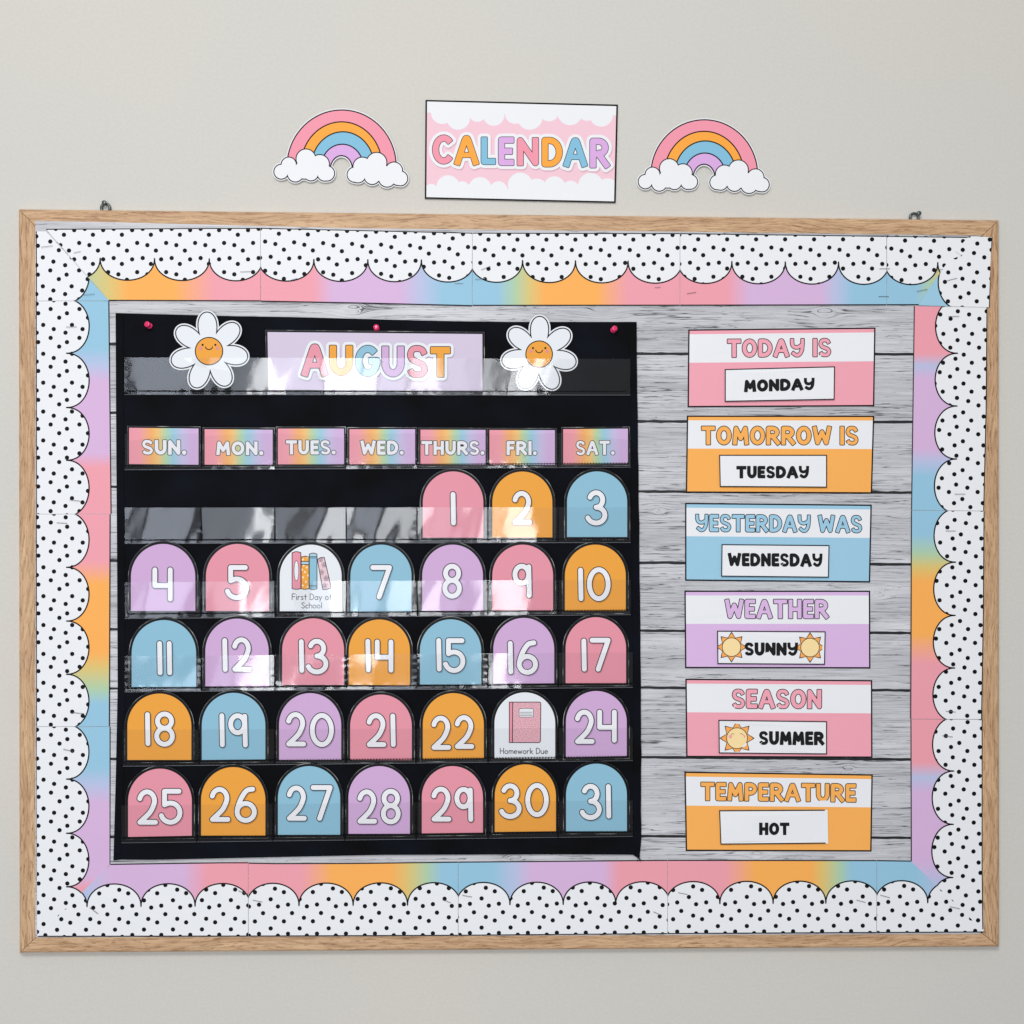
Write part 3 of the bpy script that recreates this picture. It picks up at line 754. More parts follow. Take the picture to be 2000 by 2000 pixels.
right_piece(461, 600, [394, 499, 604.5], (1880.4, 488), 'at the top right corner, blue piece folded over on the diagonal', 16.0, 24,
            [(1892, 461.5), (1938.5, 463.5), (1937, 485), (1935, 500), (1933, 600), (1865, 598.5), (1794, 596), (1812, 566), (1836.5, 533), (1843, 523), (1851, 512), (1862, 504.5), (1879, 499), (1866, 491.5)],
            [([(1937.6, 463), (1932.2, 600)], 1.0)], cu=lambda p: 1878, pk=lambda p: 1832.5)
# bottom row
cu_b = lin(100, 1771, 1830, 1763); pk_b = lin(100, 1727, 1800, 1720)
bi = [(205, 1687.5), (485, 1683.5), (486, 1686), (700, 1685.5), (895, 1683), (1304, 1679.5), (1712, 1680), (1780, 1681)]
def bot_piece(x0, x1, cusps, org, lab, depth, seed, base=None, dy=0):
    def yi(x): return interp(bi, x) + dy
    def yo(x): return interp([(72, 1829.5), (500, 1829), (895, 1827.5), (1350, 1823.8), (1925, 1821)], x)
    xs = [x0 + (x1 - x0) * i / 8 for i in range(9)]
    b = base or ([(x, yi(x)) for x in xs] + [(x, yo(x)) for x in xs[::-1]])
    return strip(G_ + lab, b, cusps, cu_b, pk_b, 1850, False, g_bot, BT, org, -.003, [([(x, yi(x) + 1) for x in xs], 1.1), ([(x, yo(x) - .9) for x in xs], 1.0)], depth, seed)
bot_piece(72, 485.3, [64, 170, 275.4, 381, 488.5], (193.8, 1745), 'in the bottom row, left end, blue to lilac to pink', 15.35, 31,
          base=[(73, 1829.5), (217, 1687), (350, 1685.5), (484.6, 1683.5), (484.6, 1829)])
bot_piece(485.6, 894.5, [481.5, 584, 689.7, 796, 899], (724.3, 1742), 'in the bottom row, second from left, pink to orange to blue', 15.9, 32)
bot_piece(895.5, 1303.5, [891.5, 996, 1100, 1202.7, 1308], (909.8, 1741), 'in the bottom row, middle, blue to lilac to pink', 15.3, 33)
bot_piece(1304.5, 1711.8, [1301, 1406, 1510, 1613, 1716.5], (1427.9, 1738), 'in the bottom row, fourth from left, pink to orange to blue', 15.8, 34)
bot_piece(1712, 1925, [1709.5, 1812, 1915], (1726.8, 1737.3), 'in the bottom row, short blue piece at the right end', 15.3, 35,
          base=[(1712.8, 1680), (1778, 1680.5), (1924, 1821), (1712.8, 1822)])

# ------------------------------------------------------------------ staples
ST = [((143.7, 494), (156.8, 491), 'on white dots at the top left corner, tilted'), ((162.6, 576), (183.6, 574), 'on the blue corner piece at top left'),
 ((80, 482.6), (101.7, 480), 'near the outer edge at the top left corner'), ((128.5, 638.6), (148.8, 638.4), 'in the uppermost full scallop of the left column'),
 ((469, 531), (489, 530), 'in the fourth scallop of the top row'), ((567.5, 547), (580.4, 543.5), 'on the edge of the fifth scallop of the top row'),
 ((887.8, 553.5), (905, 553.5), 'on the scallop edge above the right side of the month card'), ((939.8, 526.6), (958, 520), 'tilted upwards beside the middle seam of the top row'),
 ((928.4, 545.5), (948, 544), 'low beside the middle seam of the top row'), ((1279.6, 561.3), (1290, 561), 'short one on pink above the gap right of the chart'),
 ((1341.5, 573.7), (1360, 570.7), 'on pink of the top row above the TODAY IS card'), ((1716, 579), (1736.5, 579), 'on blue of the top row, low on the last seam'),
 ((1717.4, 525), (1738.4, 524.6), 'at the scallop cusp on the last seam of the top row'), ((1791.3, 569), (1811.6, 564.8), 'on the green tip at the top right corner'),
 ((1831, 527.5), (1841, 525.6), 'half hidden at the top right mitre'), ((1850, 548), (1869.5, 543.3), 'on white dots at the top right corner, tilted'),
 ((1852.9, 618), (1873.9, 617.6), 'at the top of the right column just below the corner piece'), ((135, 976.3), (155.8, 978.5), 'above the upper seam of the left column'),
 ((110, 1021), (131, 1022), 'below the upper seam of the left column'), ((138.7, 1391.4), (163.5, 1393.9), 'above the lower seam of the left column'),
 ((123.2, 1463.5), (143.4, 1467.5), 'below the lower seam of the left column'), ((1865.5, 965), (1885.7, 965), 'above the upper seam of the right column'),
 ((1847.5, 1037), (1867, 1037), 'below the upper seam of the right column'), ((1847.8, 1389), (1867, 1390.8), 'above the lower seam of the right column'),
 ((1841.6, 1437), (1861, 1439.5), 'below the lower seam of the right column'), ((175, 1772.7), (191.5, 1785), 'steeply tilted near the bottom left corner'),
 ((465.5, 1740), (483.7, 1746), 'left of the first seam of the bottom row'), ((493.5, 1758), (512.6, 1762), 'right of the first seam of the bottom row'),
 ((864.5, 1757), (880.4, 1763.5), 'left of the middle seam of the bottom row'), ((902.9, 1748.7), (921.7, 1752), 'right of the middle seam of the bottom row'),
 ((1276.8, 1781), (1293, 1788.5), 'left of the third seam of the bottom row'), ((1324.6, 1743.6), (1343, 1747), 'right of the third seam of the bottom row'),
 ((1673, 1758), (1691, 1762.7), 'left of the last seam of the bottom row'), ((1720, 1748.5), (1738.4, 1753.6), 'right of the last seam of the bottom row'),
 ((1856, 1771), (1875, 1775), 'near the bottom right corner')]
def wire(name, pts, r, mat, parent=None, n=6):
    vs = []; fs = []
    for i, p in enumerate(pts):
        a = pts[max(0, i - 1)]; b = pts[min(len(pts) - 1, i + 1)]; t = (b - a).normalized()
        u = t.orthogonal().normalized(); v = t.cross(u)
        if i and False: pass
        for j in range(n):
            q = 2 * pi * j / n; vs.append(p + u * (r * cos(q)) + v * (r * sin(q)))
    for i in range(len(pts) - 1):
        for j in range(n): fs.append((i * n + j, i * n + (j + 1) % n, (i + 1) * n + (j + 1) % n, (i + 1) * n + j))
    fs.append(tuple(range(n))); fs.append(tuple((len(pts) - 1) * n + j for j in range(n)))
    return link_mesh(name, vs, fs, [mat], [0] * len(fs), parent)
for (a, b, lab) in ST:
    A = P(a[0], a[1], 16.9); B = P(b[0], b[1], 16.9)
    back = Vector((0, .0018, 0)); m = (A + B) / 2
    o = wire('staple', [A + back, A + (B - A) * .03, m, B - (B - A) * .03, B + back], .00034, STEEL)
    tag(o, 'thin steel staple ' + lab, 'staple', 'staples holding the border strips')

# ================================================================== CALENDAR SIGN
def bil(c, u, v):
    (x0, y0), (x1, y1), (x2, y2), (x3, y3) = c
    return ((x0 * (1 - u) + x1 * u) * (1 - v) + (x3 * (1 - u) + x2 * u) * v, (y0 * (1 - u) + y1 * u) * (1 - v) + (y3 * (1 - u) + y2 * u) * v)
def inset(c, k):
    cx = sum(p[0] for p in c) / 4; cy = sum(p[1] for p in c) / 4
    (x0, y0), (x1, y1), (x2, y2), (x3, y3) = c
    return [(x0 + k, y0 + k), (x1 - k, y1 + k), (x2 - k, y2 - k), (x3 + k, y3 - k)]
SC = [(831, 195), (1206.9, 204.2), (1202.5, 396.4), (829.6, 388.2)]
def s3(x, y): return (800 + x * .2329, 170 + y * .2329)
def sc3(x, y, r): return ell(*s3(x, y), r * .2329, n=30)
sign = thing('calendar_sign', 'white and pink cloud sign reading CALENDAR on the wall above the board', 'sign', P(1017, 388, 0))
topc = [sc3(*c) for c in ((275, 213, 97), (408, 260, 98), (568, 222, 70), (705, 235, 90), (885, 222, 86), (1008, 250, 108), (1170, 205, 83), (1345, 215, 105), (1490, 200, 83), (1607, 235, 97))]
botc = [sc3(*c) for c in ((180, 870, 58), (322, 838, 98), (440, 860, 70), (590, 852, 97), (745, 865, 75), (928, 822, 104), (1065, 860, 92), (1215, 838, 90), (1350, 860, 75), (1518, 824, 104), (1660, 858, 93))]
topc.append([s3(120, 90), s3(1760, 120), s3(1760, 238), s3(120, 214)]); botc.append([s3(120, 846), s3(1760, 862), s3(1760, 990), s3(120, 950)])
sheet('card', [(BLACK, [SC]), (paper('pale_pink_print', rgb(243, 201, 212)), [inset(SC, 3.2)]), (WHITE, topc, 1), (WHITE, botc, 1)], 2.4, sign, th=.5)
CX = [(190, 368, 400, 648, 'C'), (375, 580, 403, 657, 'A'), (598, 723, 417, 652, 'L'), (743, 877, 417, 660, 'E'), (900, 1083, 422, 662, 'N'), (1107, 1283, 420, 672, 'D'), (1290, 1490, 422, 672, 'A'), (1510, 1677, 427, 680, 'R')]
cols = [t_pink, t_org, t_blu, t_pur]
def placed(boxes, d, parent, colours, halo, shadow_mat, backing, lw, rk=.112, sk=0.0):
    bx = [(c, x0, y0, x1 - x0, y1 - y0) for x0, x1, y0, y1, c in boxes]
    r = rk * bx[0][4]
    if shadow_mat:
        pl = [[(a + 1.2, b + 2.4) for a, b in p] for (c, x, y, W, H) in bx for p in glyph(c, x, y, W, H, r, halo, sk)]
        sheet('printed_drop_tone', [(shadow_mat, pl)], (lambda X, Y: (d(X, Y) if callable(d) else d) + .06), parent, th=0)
    pl = [p for (c, x, y, W, H) in bx for p in glyph(c, x, y, W, H, r, halo, sk)]
    sheet('letter_backing', [(backing, pl)], (lambda X, Y: (d(X, Y) if callable(d) else d) + .12), parent, th=0)
    for i, (c, x, y, W, H) in enumerate(bx):
        sheet('letter', [(BLACK, glyph(c, x, y, W, H, r, lw * .5, sk)), (colours[i], glyph(c, x, y, W, H, r, -lw * .5, sk))],
              (lambda X, Y, k=i % 2: (d(X, Y) if callable(d) else d) + .2 + .02 * k), parent, th=0)
bxs = [(s3(a, 0)[0], s3(b, 0)[0], s3(0, c)[1], s3(0, e)[1], ch) for a, b, c, e, ch in CX]
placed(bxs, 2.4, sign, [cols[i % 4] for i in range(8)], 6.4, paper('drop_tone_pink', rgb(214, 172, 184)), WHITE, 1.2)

# ================================================================== RAINBOWS
def rainbow(label, f, rot_lab):
    """f maps the drawing's coordinates to board positions"""
    def E(cx, yb, rx, ry, a0=180, a1=360, n=36):   # upper half ellipse
        return [(cx + rx * cos(radians(a0 + (a1 - a0) * i / n)), yb + ry * sin(radians(a0 + (a1 - a0) * i / n))) for i in range(n + 1)]
    arcs = [E(942, 760, 560, 578), E(940, 760, 418, 457), E(953, 760, 322, 356), E(948, 765, 216, 234), E(940, 790, 114, 142)]
    Lc = [(325, 830, 77), (400, 757, 80), (574, 692, 103), (718, 742, 100), (795, 833, 79), (470, 848, 84), (630, 838, 78), (770, 835, 79), (560, 800, 100)]
    Rc = [(1078, 838, 79), (1155, 753, 98), (1300, 708, 106), (1480, 785, 90), (1548, 862, 77), (1112, 840, 82), (1258, 850, 84), (1412, 866, 90), (1525, 858, 78), (1330, 800, 100)]
    T = lambda p: [f(*q) for q in p]
    C = lambda c, k: T(ell(c[0], c[1], c[2] + k, n=34))
    t = thing('rainbow_cutout', label, 'wall decoration', P(*f(940, 930), 0), 'rainbow cut-outs on the wall')
    base = [C(c, 14) for c in Lc + Rc]
    def band(o, i): return T(o + i[::-1])
    outer = E(942, 760, 576, 594); inner = E(940, 800, 100, 134)
    base.append(band(outer, inner))
    d0 = 3.4
    sheet('white_backing', [(WHITE, base)], d0, t, th=.4, clip0=False)
    for k, (m, nm) in enumerate(((t_pink, 'pink'), (t_org, 'orange'), (t_blu, 'blue'), (t_pur, 'lilac'))):
        o, i = arcs[k], arcs[k + 1]
        b = sheet('band', [(m, [band(o, i)]), (BLACK, stroke(T(o), 1.2, 'flat') + (stroke(T(i), 1.2, 'flat') if k == 3 else []))], d0 + .1 + .03 * k, t, th=0, clip0=False)
        b['label'] = nm + ' band of the rainbow'
    for cs in (Lc, Rc):
        sheet('cloud', [(BLACK, [C(c, 4) for c in cs]), (WHITE, [C(c, -6.5) for c in cs])], d0 + .3, t, th=0)
rainbow('rainbow cut-out with two white clouds left of the CALENDAR sign', lambda x, y: (lambda u, v: (667.5 + u * cos(.030) - v * sin(.030), 302.5 + u * sin(.030) + v * cos(.030)))((x - 940) * .1905, (y - 640) * .1915), '')
rainbow('rainbow cut-out with two white clouds right of the CALENDAR sign', lambda x, y: (1200 + x * .1863, 200 + y * .1863), '')

# ================================================================== POCKET CHART
chart = thing('pocket_chart', 'black fabric pocket chart with clear vinyl pockets pinned to the board', 'pocket chart', P(735, 1672, 14.5))
LE = [(225.7, 611.3), (226.5, 800), (228.5, 1080), (229.8, 1340), (226, 1520), (221.4, 1681)]
RE = [(1243.5, 628.7), (1243.8, 720), (1245.5, 800), (1249, 1080), (1252, 1350), (1252.5, 1640), (1249, 1678)]
def ix(pl, y):
    for (a, b), (c, e) in zip(pl, pl[1:]):
        if y <= e: return a + (c - a) * (y - b) / (e - b)
    return pl[-1][0]
ctop = [(225.7 + (1243.5 - 225.7) * i / 12, 611.3 + 17.4 * min(1, (i / 12) * 1.55) - (1.2 if 3 < i < 9 else 0)) for i in range(13)]
cbot = [(1249, 1678), (1236, 1669.5), (1100, 1668.7), (740, 1669.8), (500, 1675), (300, 1679.5), (236, 1679), (221.4, 1681)]
outline = ctop + [(ix(RE, y) + 1.3 * mnoise.noise(Vector((y * .02, 3, 1))), y) for y in range(660, 1660, 28)] + cbot + [(ix(LE, y), y) for y in (1600, 1520, 1340, 1200, 1080, 950, 800, 700)]
def cd(x, y): return 17.3 + .7 * mnoise.noise(Vector((x * .006, y * .035, 3))) + .75 * mnoise.noise(Vector((x * .012, y * .07, 8)))
sheet('fabric', [(FABRIC, [outline])], cd, chart, th=1.2, edge=FABRIC, grid=14, smooth=True)
def binding(pl_out, w_, nm='binding'):
    sheet(nm, [(FABRIC, stroke(pl_out, w_, 'flat'))], lambda x, y: cd(x, y) + .9, chart, th=.9, edge=FABRIC, smooth=True)
binding([(ix(LE, y) + 7.5, y) for y in range(618, 1680, 30)], 7)
binding([(ix(RE, y) - 7.5, y) for y in range(634, 1672, 30)], 7)
# frayed corner threads
rt = []
for k in range(7):
    a = radians(60 + k * 11); p0 = (1246 + k * .6, 1674)
    rt += stroke([p0, (p0[0] + 9 * cos(a) + random.uniform(-3, 3), p0[1] + 8 * sin(a))], .5, 'flat')
sheet('frayed_thread', [(THREAD, rt)], 18.6, chart, th=0)

VX = [lambda y: 243.5 if y < 1400 else (240 if y < 1540 else 237), lambda y: 392.7 if y < 1380 else (389 if y < 1540 else 384), lambda y: 536.4 if y < 1540 else 533, lambda y: 676 if y < 1540 else 673,
      lambda y: 814.6 if y < 1380 else 812.5, lambda y: 953, lambda y: 1090, lambda y: 1232 if y < 1150 else 1236]
# rows: top y left, top y right, bottom y left, bottom right, stitch offset above the bottom
ROWS = [(698, 701, 771, 772, 7.5), (847, 845.5, 918, 913, 8), (991.5, 990.6, 1062, 1060, 7), (1137, 1132, 1208.5, 1201, 9), (1281.5, 1274, 1352, 1343, 7.5), (1425, 1421.7, 1497, 1486, 8), (1573, 1562.8, 1646.7, 1634, 9)]
def vinyl_cell(ri, ci, xa, xb, y0a, y0b, y1a, y1b):
    nx = max(12, int((xb - xa) / 4.5)); ny = 18
    rnd = random.Random(ri * 31 + ci * 7 + 5)
    ph = rnd.uniform(0, 9); tx = rnd.uniform(-.014, .014); tz = rnd.uniform(-.010, .006)
    if (ri, ci) == (3, 2): tx = .052
    amp = {0: .5, 1: .18, 2: .55, 3: .5, 4: .5, 5: .3, 6: .3}[ri]
    if ci >= 6: amp *= .5
    vs = []
    Wm = (xb - xa) * PX; Hm = (y1a - y0a) * PX
    for j in range(ny + 1):
        v = j / ny
        for i in range(nx + 1):
            u = i / nx
            x = xa + (xb - xa) * u; y = (y0a + (y0b - y0a) * u) * (1 - v) + (y1a + (y1b - y1a) * u) * v
            X = x * PX; Z = y * PX
            h = .0024 * (1 - v) ** 1.2 - .0001 if ri != 1 else .0009 + .0022 * v
            # long soft folds that lean, fading towards the seams, plus puckers along them
            e = min(u, 1 - u) * (xb - xa)
            h += amp * .00048 * mnoise.noise(Vector((X * 30 + Z * 7 + ph, Z * 12, ri + .5)))
            h += amp * .00007 * mnoise.noise(Vector((X * 80 + Z * 34 + ph, Z * 26, ri + 7.5)))
            h += .000035 * math.exp(-e / 4) * sin(y * 1.15 + ph)
            eb = abs(v - .9) * (y1a - y0a)
            h += .00004 * math.exp(-eb / 3) * sin(x * 1.15 + ph)
            h += tx * (u - .5) * Wm + tz * (v - .5) * Hm
            vs.append(P(x, y, 19.9 + h * 1000))
    fs = [(j * (nx + 1) + i, (j + 1) * (nx + 1) + i, (j + 1) * (nx + 1) + i + 1, j * (nx + 1) + i + 1) for j in range(ny) for i in range(nx)]
    return link_mesh('pocket', vs, fs, [VINYL], [0] * len(fs), chart, True)
EDGEV = paper('vinyl_cut_edge', rgb(92, 95, 102), .3, .5)
for ri, (a, b, c, e, so) in enumerate(ROWS):
    if ri == 0: cells = [(242.5, 1231)]
    else: cells = [(VX[k](a), VX[k + 1](a)) for k in range(7)]
    X0, X1 = cells[0][0], cells[-1][1]
    for ci, (xa, xb) in enumerate(cells):
        fa = (xa - X0) / (X1 - X0); fb = (xb - X0) / (X1 - X0)
        q = 0
        vinyl_cell(ri, ci, xa + .3, xb - .3, a + (b - a) * fa + q, a + (b - a) * fb + q, c + (e - c) * fa, c + (e - c) * fb)
    # cut edges of the vinyl and sewn seams
    sl = lambda x, y0, y1: y0 + (y1 - y0) * (x - X0) / (X1 - X0)
    seam = []; n = int((X1 - X0) / 6)
    xx = X0 + 2
    while xx < X1 - 4:
        yy = sl(xx, c - so, e - so); seam += [[(xx, yy - .9), (xx + 4.0, yy - .7), (xx + 4.0, yy + .8), (xx, yy + .6)]]
        seam.append([(xx - .8, yy - 1.7), (xx + .9, yy - 1.7), (xx + .9, yy + 1.7), (xx - .8, yy + 1.7)]); xx += 5.6
    if ri > 0:
        for (xa, xb) in cells[:-1]:
            yy = sl(xb, a, b) + 2
            while yy < sl(xb, c, e) - 2:
                seam.append([(xb - .9, yy), (xb + .8, yy), (xb + .7, yy + 4.2), (xb - .7, yy + 4.2)])
                seam.append([(xb - 1.8, yy - .7), (xb + 1.7, yy - .7), (xb + 1.7, yy + .9), (xb - 1.8, yy + .9)]); yy += 5.6
    so_ = sheet('seam_stitching', [(THREAD, seam)], 22.9 if ri else 22.4, chart, th=0, clip0=False); so_['kind'] = 'stuff'
    sheet('vinyl_edge', [(EDGEV, stroke([(X0, c - .4), (X1, e - .4)], .4, 'flat'))], 20.4, chart, th=0)

# push pins
for (x, y, dx, dz, lab) in ((292.8, 636.8, -.42, .30, 'left'), (735.8, 642.2, -.02, .24, 'middle'), (1197.5, 645, .30, .30, 'right')):
    t = thing('push_pin', {'left': 'pink push pin in the top left corner of the black chart', 'middle': 'pink push pin above the month card at the middle of the chart',
                           'right': 'pink push pin in the top right corner of the black chart'}[lab], 'push pin', P(x, y, 18.5), 'pink push pins holding the chart')
    b = P(x, y, 18.7); ax = (dx * .5, -1, dz * .5)
    lathe('collar', [(5.4 * PX, 0), (5.7 * PX, .0006), (5.5 * PX, .0012), (3.2 * PX, .0018), (3.0 * PX, .004), (3.4 * PX, .0062)], b, ax, PIN, t)
    tip = b + Vector(ax).normalized() * .0062
    lathe('head', [(3.4 * PX, 0), (5.3 * PX, .0010), (5.7 * PX, .0020), (5.3 * PX, .0028), (3.2 * PX, .0033), (1.2 * PX, .0034)], tip, ax, PIN, t)

# ================================================================== CARDS IN THE CHART
def lean(y_top, y_bot, d0=18.9, k=3.6):
    return lambda x, y: d0 + k * (y_bot - y) / (y_bot - y_top)
def arch(x0, x1, yt, yb, o, dyl=0, dyr=0, n=30):
    cx = (x0 + x1) / 2; rx = (x1 - x0) / 2 + o; ry = (x1 - x0) / 2 * 1.02 + o; yc = yt + (x1 - x0) / 2 * 1.02
    pts = [(cx - rx * cos(pi * i / n), yc - ry * sin(pi * i / n)) for i in range(n + 1)]
    return pts + [(x1 + o, yb + o + dyr), (x0 - o, yb + o + dyl)]
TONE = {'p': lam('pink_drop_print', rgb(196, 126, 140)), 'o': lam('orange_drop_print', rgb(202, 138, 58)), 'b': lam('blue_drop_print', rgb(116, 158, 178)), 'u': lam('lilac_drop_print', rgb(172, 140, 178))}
COLN = {'p': (l_pink, 'pink'), 'o': (l_org, 'orange'), 'b': (l_blu, 'blue'), 'u': (l_pur, 'lilac'), 'w': (l_white, 'white')}
S = .2795
def A_(x, y): return (740 + x * S, 800 + y * S)
def B_(x, y): return (220 + x * S, 1040 + y * S)
def C_(x, y): return (740 + x * S, 1040 + y * S)
def D_(x, y): return (220 + x * S, 1330 + y * S)
def E_(x, y): return (740 + x * S, 1330 + y * S)
def N(f, x0, x1, yt, yb, g=None): return (f(x0, 0)[0], (g or f)(x1, 0)[0], f(0, yt)[1], f(0, yb)[1])
def dg(f, x0, x1, y0, y1, g=None): return N(f, x0, x1, y0, y1, g)
def one(f, c, y0, y1): return (f(c, 0)[0] - 6, f(c, 0)[0] + 6, f(0, y0)[1], f(0, y1)[1])
DATES = [
 (1, 'p', N(A_, 307, 730, 432, 895), [one(A_, 518, 570, 815)], 0),
 (2, 'o', N(A_, 793, 1212, 433, 893), [dg(A_, 927, 1075, 563, 810)], 0),
 (3, 'b', N(A_, 1315, 1735, 432, 890), [dg(A_, 1447, 1602, 558, 815)], 0),
 (4, 'u', N(B_, 128, 577, 80, 548), [dg(B_, 272, 425, 238, 487)], 0),
 (5, 'p', N(B_, 652, 1093, 80, 548), [dg(B_, 795, 957, 222, 478)], 0),
 (7, 'b', N(B_, 1662, 228, 85, 553, C_), [dg(B_, 1795, 97, 222, 472, C_)], 0),
 (8, 'u', N(C_, 303, 727, 85, 548), [dg(C_, 438, 585, 213, 468)], 0),
 (9, 'p', N(C_, 793, 1217, 85, 545), [dg(C_, 928, 1077, 213, 462)], 0),
 (10, 'o', N(C_, 1300, 1725, 85, 548), [one(C_, 1409, 240, 485), dg(C_, 1448, 1625, 237, 485)], 0),
 (11, 'b', N(B_, 133, 583, 612, 1080), [one(B_, 328, 753, 1003), one(B_, 395, 753, 1003)], 0),
 (12, 'u', N(B_, 648, 1090, 602, 1075), [one(B_, 783, 732, 980), dg(B_, 828, 977, 727, 978)], 0),
 (13, 'p', N(B_, 1185, 1617, 600, 1065), [one(B_, 1318, 740, 987), dg(B_, 1355, 1513, 737, 997)], 0),
 (14, 'o', N(B_, 1650, 217, 608, 1064, C_), [one(B_, 1783, 738, 983), dg(B_, 1826, 107, 742, 985, C_)], 1.5),
 (15, 'b', N(C_, 287, 715, 607, 1062), [one(C_, 418, 732, 977), dg(C_, 457, 610, 733, 987)], 0),
 (16, 'u', N(C_, 800, 1225, 597, 1057), [one(C_, 918, 752, 997), dg(C_, 958, 1117, 748, 1000)], -1),
 (17, 'p', N(C_, 1305, 1727, 592, 1053), [one(C_, 1432, 735, 978), dg(C_, 1467, 1625, 730, 978)], 0),
 (18, 'o', N(D_, 103, 550, 88, 552), [one(D_, 243, 212, 460), dg(D_, 285, 440, 208, 465)], 0),
 (19, 'b', N(D_, 623, 1067, 83, 552), [one(D_, 763, 220, 468), dg(D_, 802, 953, 220, 470)], -1.2),
 (20, 'u', N(D_, 1163, 1597, 85, 552), [dg(D_, 1205, 1357, 212, 463), dg(D_, 1372, 1552, 218, 467)], 0),
 (21, 'p', N(D_, 1660, 230, 95, 553, E_), [dg(D_, 1768, 1918, 220, 467), one(E_, 97, 222, 467)], 0),
 (22, 'o', N(E_, 307, 733, 85, 548), [dg(E_, 360, 510, 237, 487), dg(E_, 523, 672, 233, 480)], -2),
 (24, 'u', N(E_, 1307, 1732, 70, 533), [dg(E_, 1363, 1513, 195, 445), dg(E_, 1520, 1668, 195, 437)], -2.5),
 (25, 'p', N(D_, 108, 553, 613, 1090), [dg(D_, 165, 322, 752, 1010), dg(D_, 333, 493, 748, 1010)], -2.5),
 (26, 'o', N(D_, 618, 1067, 602, 1080), [dg(D_, 672, 828, 735, 990), dg(D_, 847, 1013, 733, 997)], 0),
 (27, 'b', N(D_, 1155, 1590, 595, 1075), [dg(D_, 1210, 1362, 725, 982), dg(D_, 1378, 1543, 722, 983)], 0),
 (28, 'u', N(D_, 1648, 217, 595, 1068, E_), [dg(D_, 1703, 1853, 752, 1003), dg(E_, 8, 158, 748, 1007)], 0),
 (29, 'p', N(E_, 300, 727, 595, 1065), [dg(E_, 360, 512, 733, 988), dg(E_, 522, 668, 735, 990)], -1.5),
 (30, 'o', N(E_, 810, 1237, 583, 1055), [dg(E_, 845, 1003, 710, 970), dg(E_, 1017, 1193, 707, 957)], -1.5),
 (31, 'b', N(E_, 1308, 1733, 578, 1050), [dg(E_, 1408, 1563, 713, 977), one(E_, 1603, 715, 967)], 0)]
DOW = ['Sunday', 'Monday', 'Tuesday', 'Wednesday', 'Thursday', 'Friday', 'Saturday']
def card_body(t, box, mat, tilt, dfn):
    x0, x1, yt, yb = box
    sheet('card_face', [(film, [arch(x0, x1, yt, yb, 5.6, 0, tilt)]),
                        (LEDGE, stroke(arch(x0, x1, yt, yb, 5.2, 0, tilt), .36, 'flat', closed=True)),
                        (l_black, [arch(x0, x1, yt, yb, 3.4, 0, tilt)]), (mat, [arch(x0, x1, yt, yb, 0, 0, tilt)])], dfn, t, th=.25, edge=film)
for (num, c, box, dgs, tilt) in DATES:
    x0, x1, yt, yb = box; m, cn = COLN[c]
    t = thing('date_card', '%s arched date card showing %d, %s column, %s row of dates' % (cn, num, DOW[(num + 3) % 7], ('top', 'second', 'middle', 'fourth', 'bottom')[(num + 3) // 7]), 'date card', P((x0 + x1) / 2, yb, 19), 'arched date cards in the pocket chart')
    dfn = lean(yt, yb); card_body(t, box, m, tilt, dfn)
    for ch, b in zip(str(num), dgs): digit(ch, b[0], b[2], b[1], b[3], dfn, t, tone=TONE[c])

# event card: books
box = N(B_, 1168, 1600, 85, 550)
t = thing('event_card', 'white arched card with four books reading First Day of School', 'event card', P((box[0] + box[1]) / 2, box[3], 19))
dfn = lean(box[2], box[3]); card_body(t, box, l_white, 0, dfn)
def K(x, y): return (520 + x * .09317, 1040 + y * .09317)
def Kp(l): return [K(*p) for p in l]
def book(pts, fill, extra, name='printed_book'):
    pl = Kp(pts)
    sheet(name, [(l_black, [pl]), (fill, stroke(pl, .001, closed=True)[:0] + [pl])] + extra + [(l_black, stroke(pl, .75, closed=True))], lambda x, y: dfn(x, y) + .12, t, th=0, clip0=False)
def spine(x0, x1, y0, y1, bow=28):
    n = 8
    return [(x0 + (x1 - x0) * i / n, y0 - bow * sin(pi * i / n) * .8) for i in range(n + 1)] + [(x1 - (x1 - x0) * i / n, y1 + bow * sin(pi * i / n) * .6) for i in range(n + 1)]
l_lblu = lam('laminated_light_blue', rgb(176, 206, 220)); l_lpk = lam('laminated_light_pink', rgb(232, 200, 208)); l_yel = lam('laminated_cream_dot', rgb(250, 232, 190))
book(spine(542, 726, 425, 1175), l_pink, [(l_black, [Kp(ell(632, 802, 55, 218, 24))]), (l_white, [Kp(ell(632, 802, 44, 205, 24))])])
book(spine(732, 897, 520, 1175), l_org, [(l_yel, [Kp(ell(x, y, 20, 22, 10)) for x, y in ((770, 565), (868, 520), (785, 690), (850, 733), (750, 780), (810, 830), (770, 940), (880, 900), (832, 1035), (765, 1110), (870, 1140))]),
     (l_black, [Kp([(734, 600), (896, 600), (896, 680), (734, 680)])]), (l_lblu, [Kp([(736, 615), (894, 615), (894, 664), (736, 664)])])])
book(spine(902, 1064, 455, 1180), l_blu, [(l_lblu, [Kp([(906, 440), (1060, 440), (1060, 500), (906, 500)])]), (l_black, [Kp([(903, y), (1063, y), (1063, y + 12), (903, y + 12)]) for y in (498, 528, 1102, 1134)])])
fl = []
for (x, y) in ((1140, 570), (1212, 680), (1160, 835), (1255, 960), (1225, 1120)):
    for k in range(5):
        a = 2 * pi * k / 5 - pi / 2; fl += stroke(Kp(ell(x + 30 * cos(a), y + 34 * sin(a), 19, 19, 8)), .32, closed=True)
bk4 = crom([(1072, 565), (1135, 530), (1215, 520)], 3) + crom([(1360, 1150), (1280, 1190), (1185, 1195)], 3)
book(bk4, l_lpk, [(l_black, fl, 0)])
small_text('First Day of', 570.5, 648, 1159.9, 1171.3, .62, dfn, t, l_black)
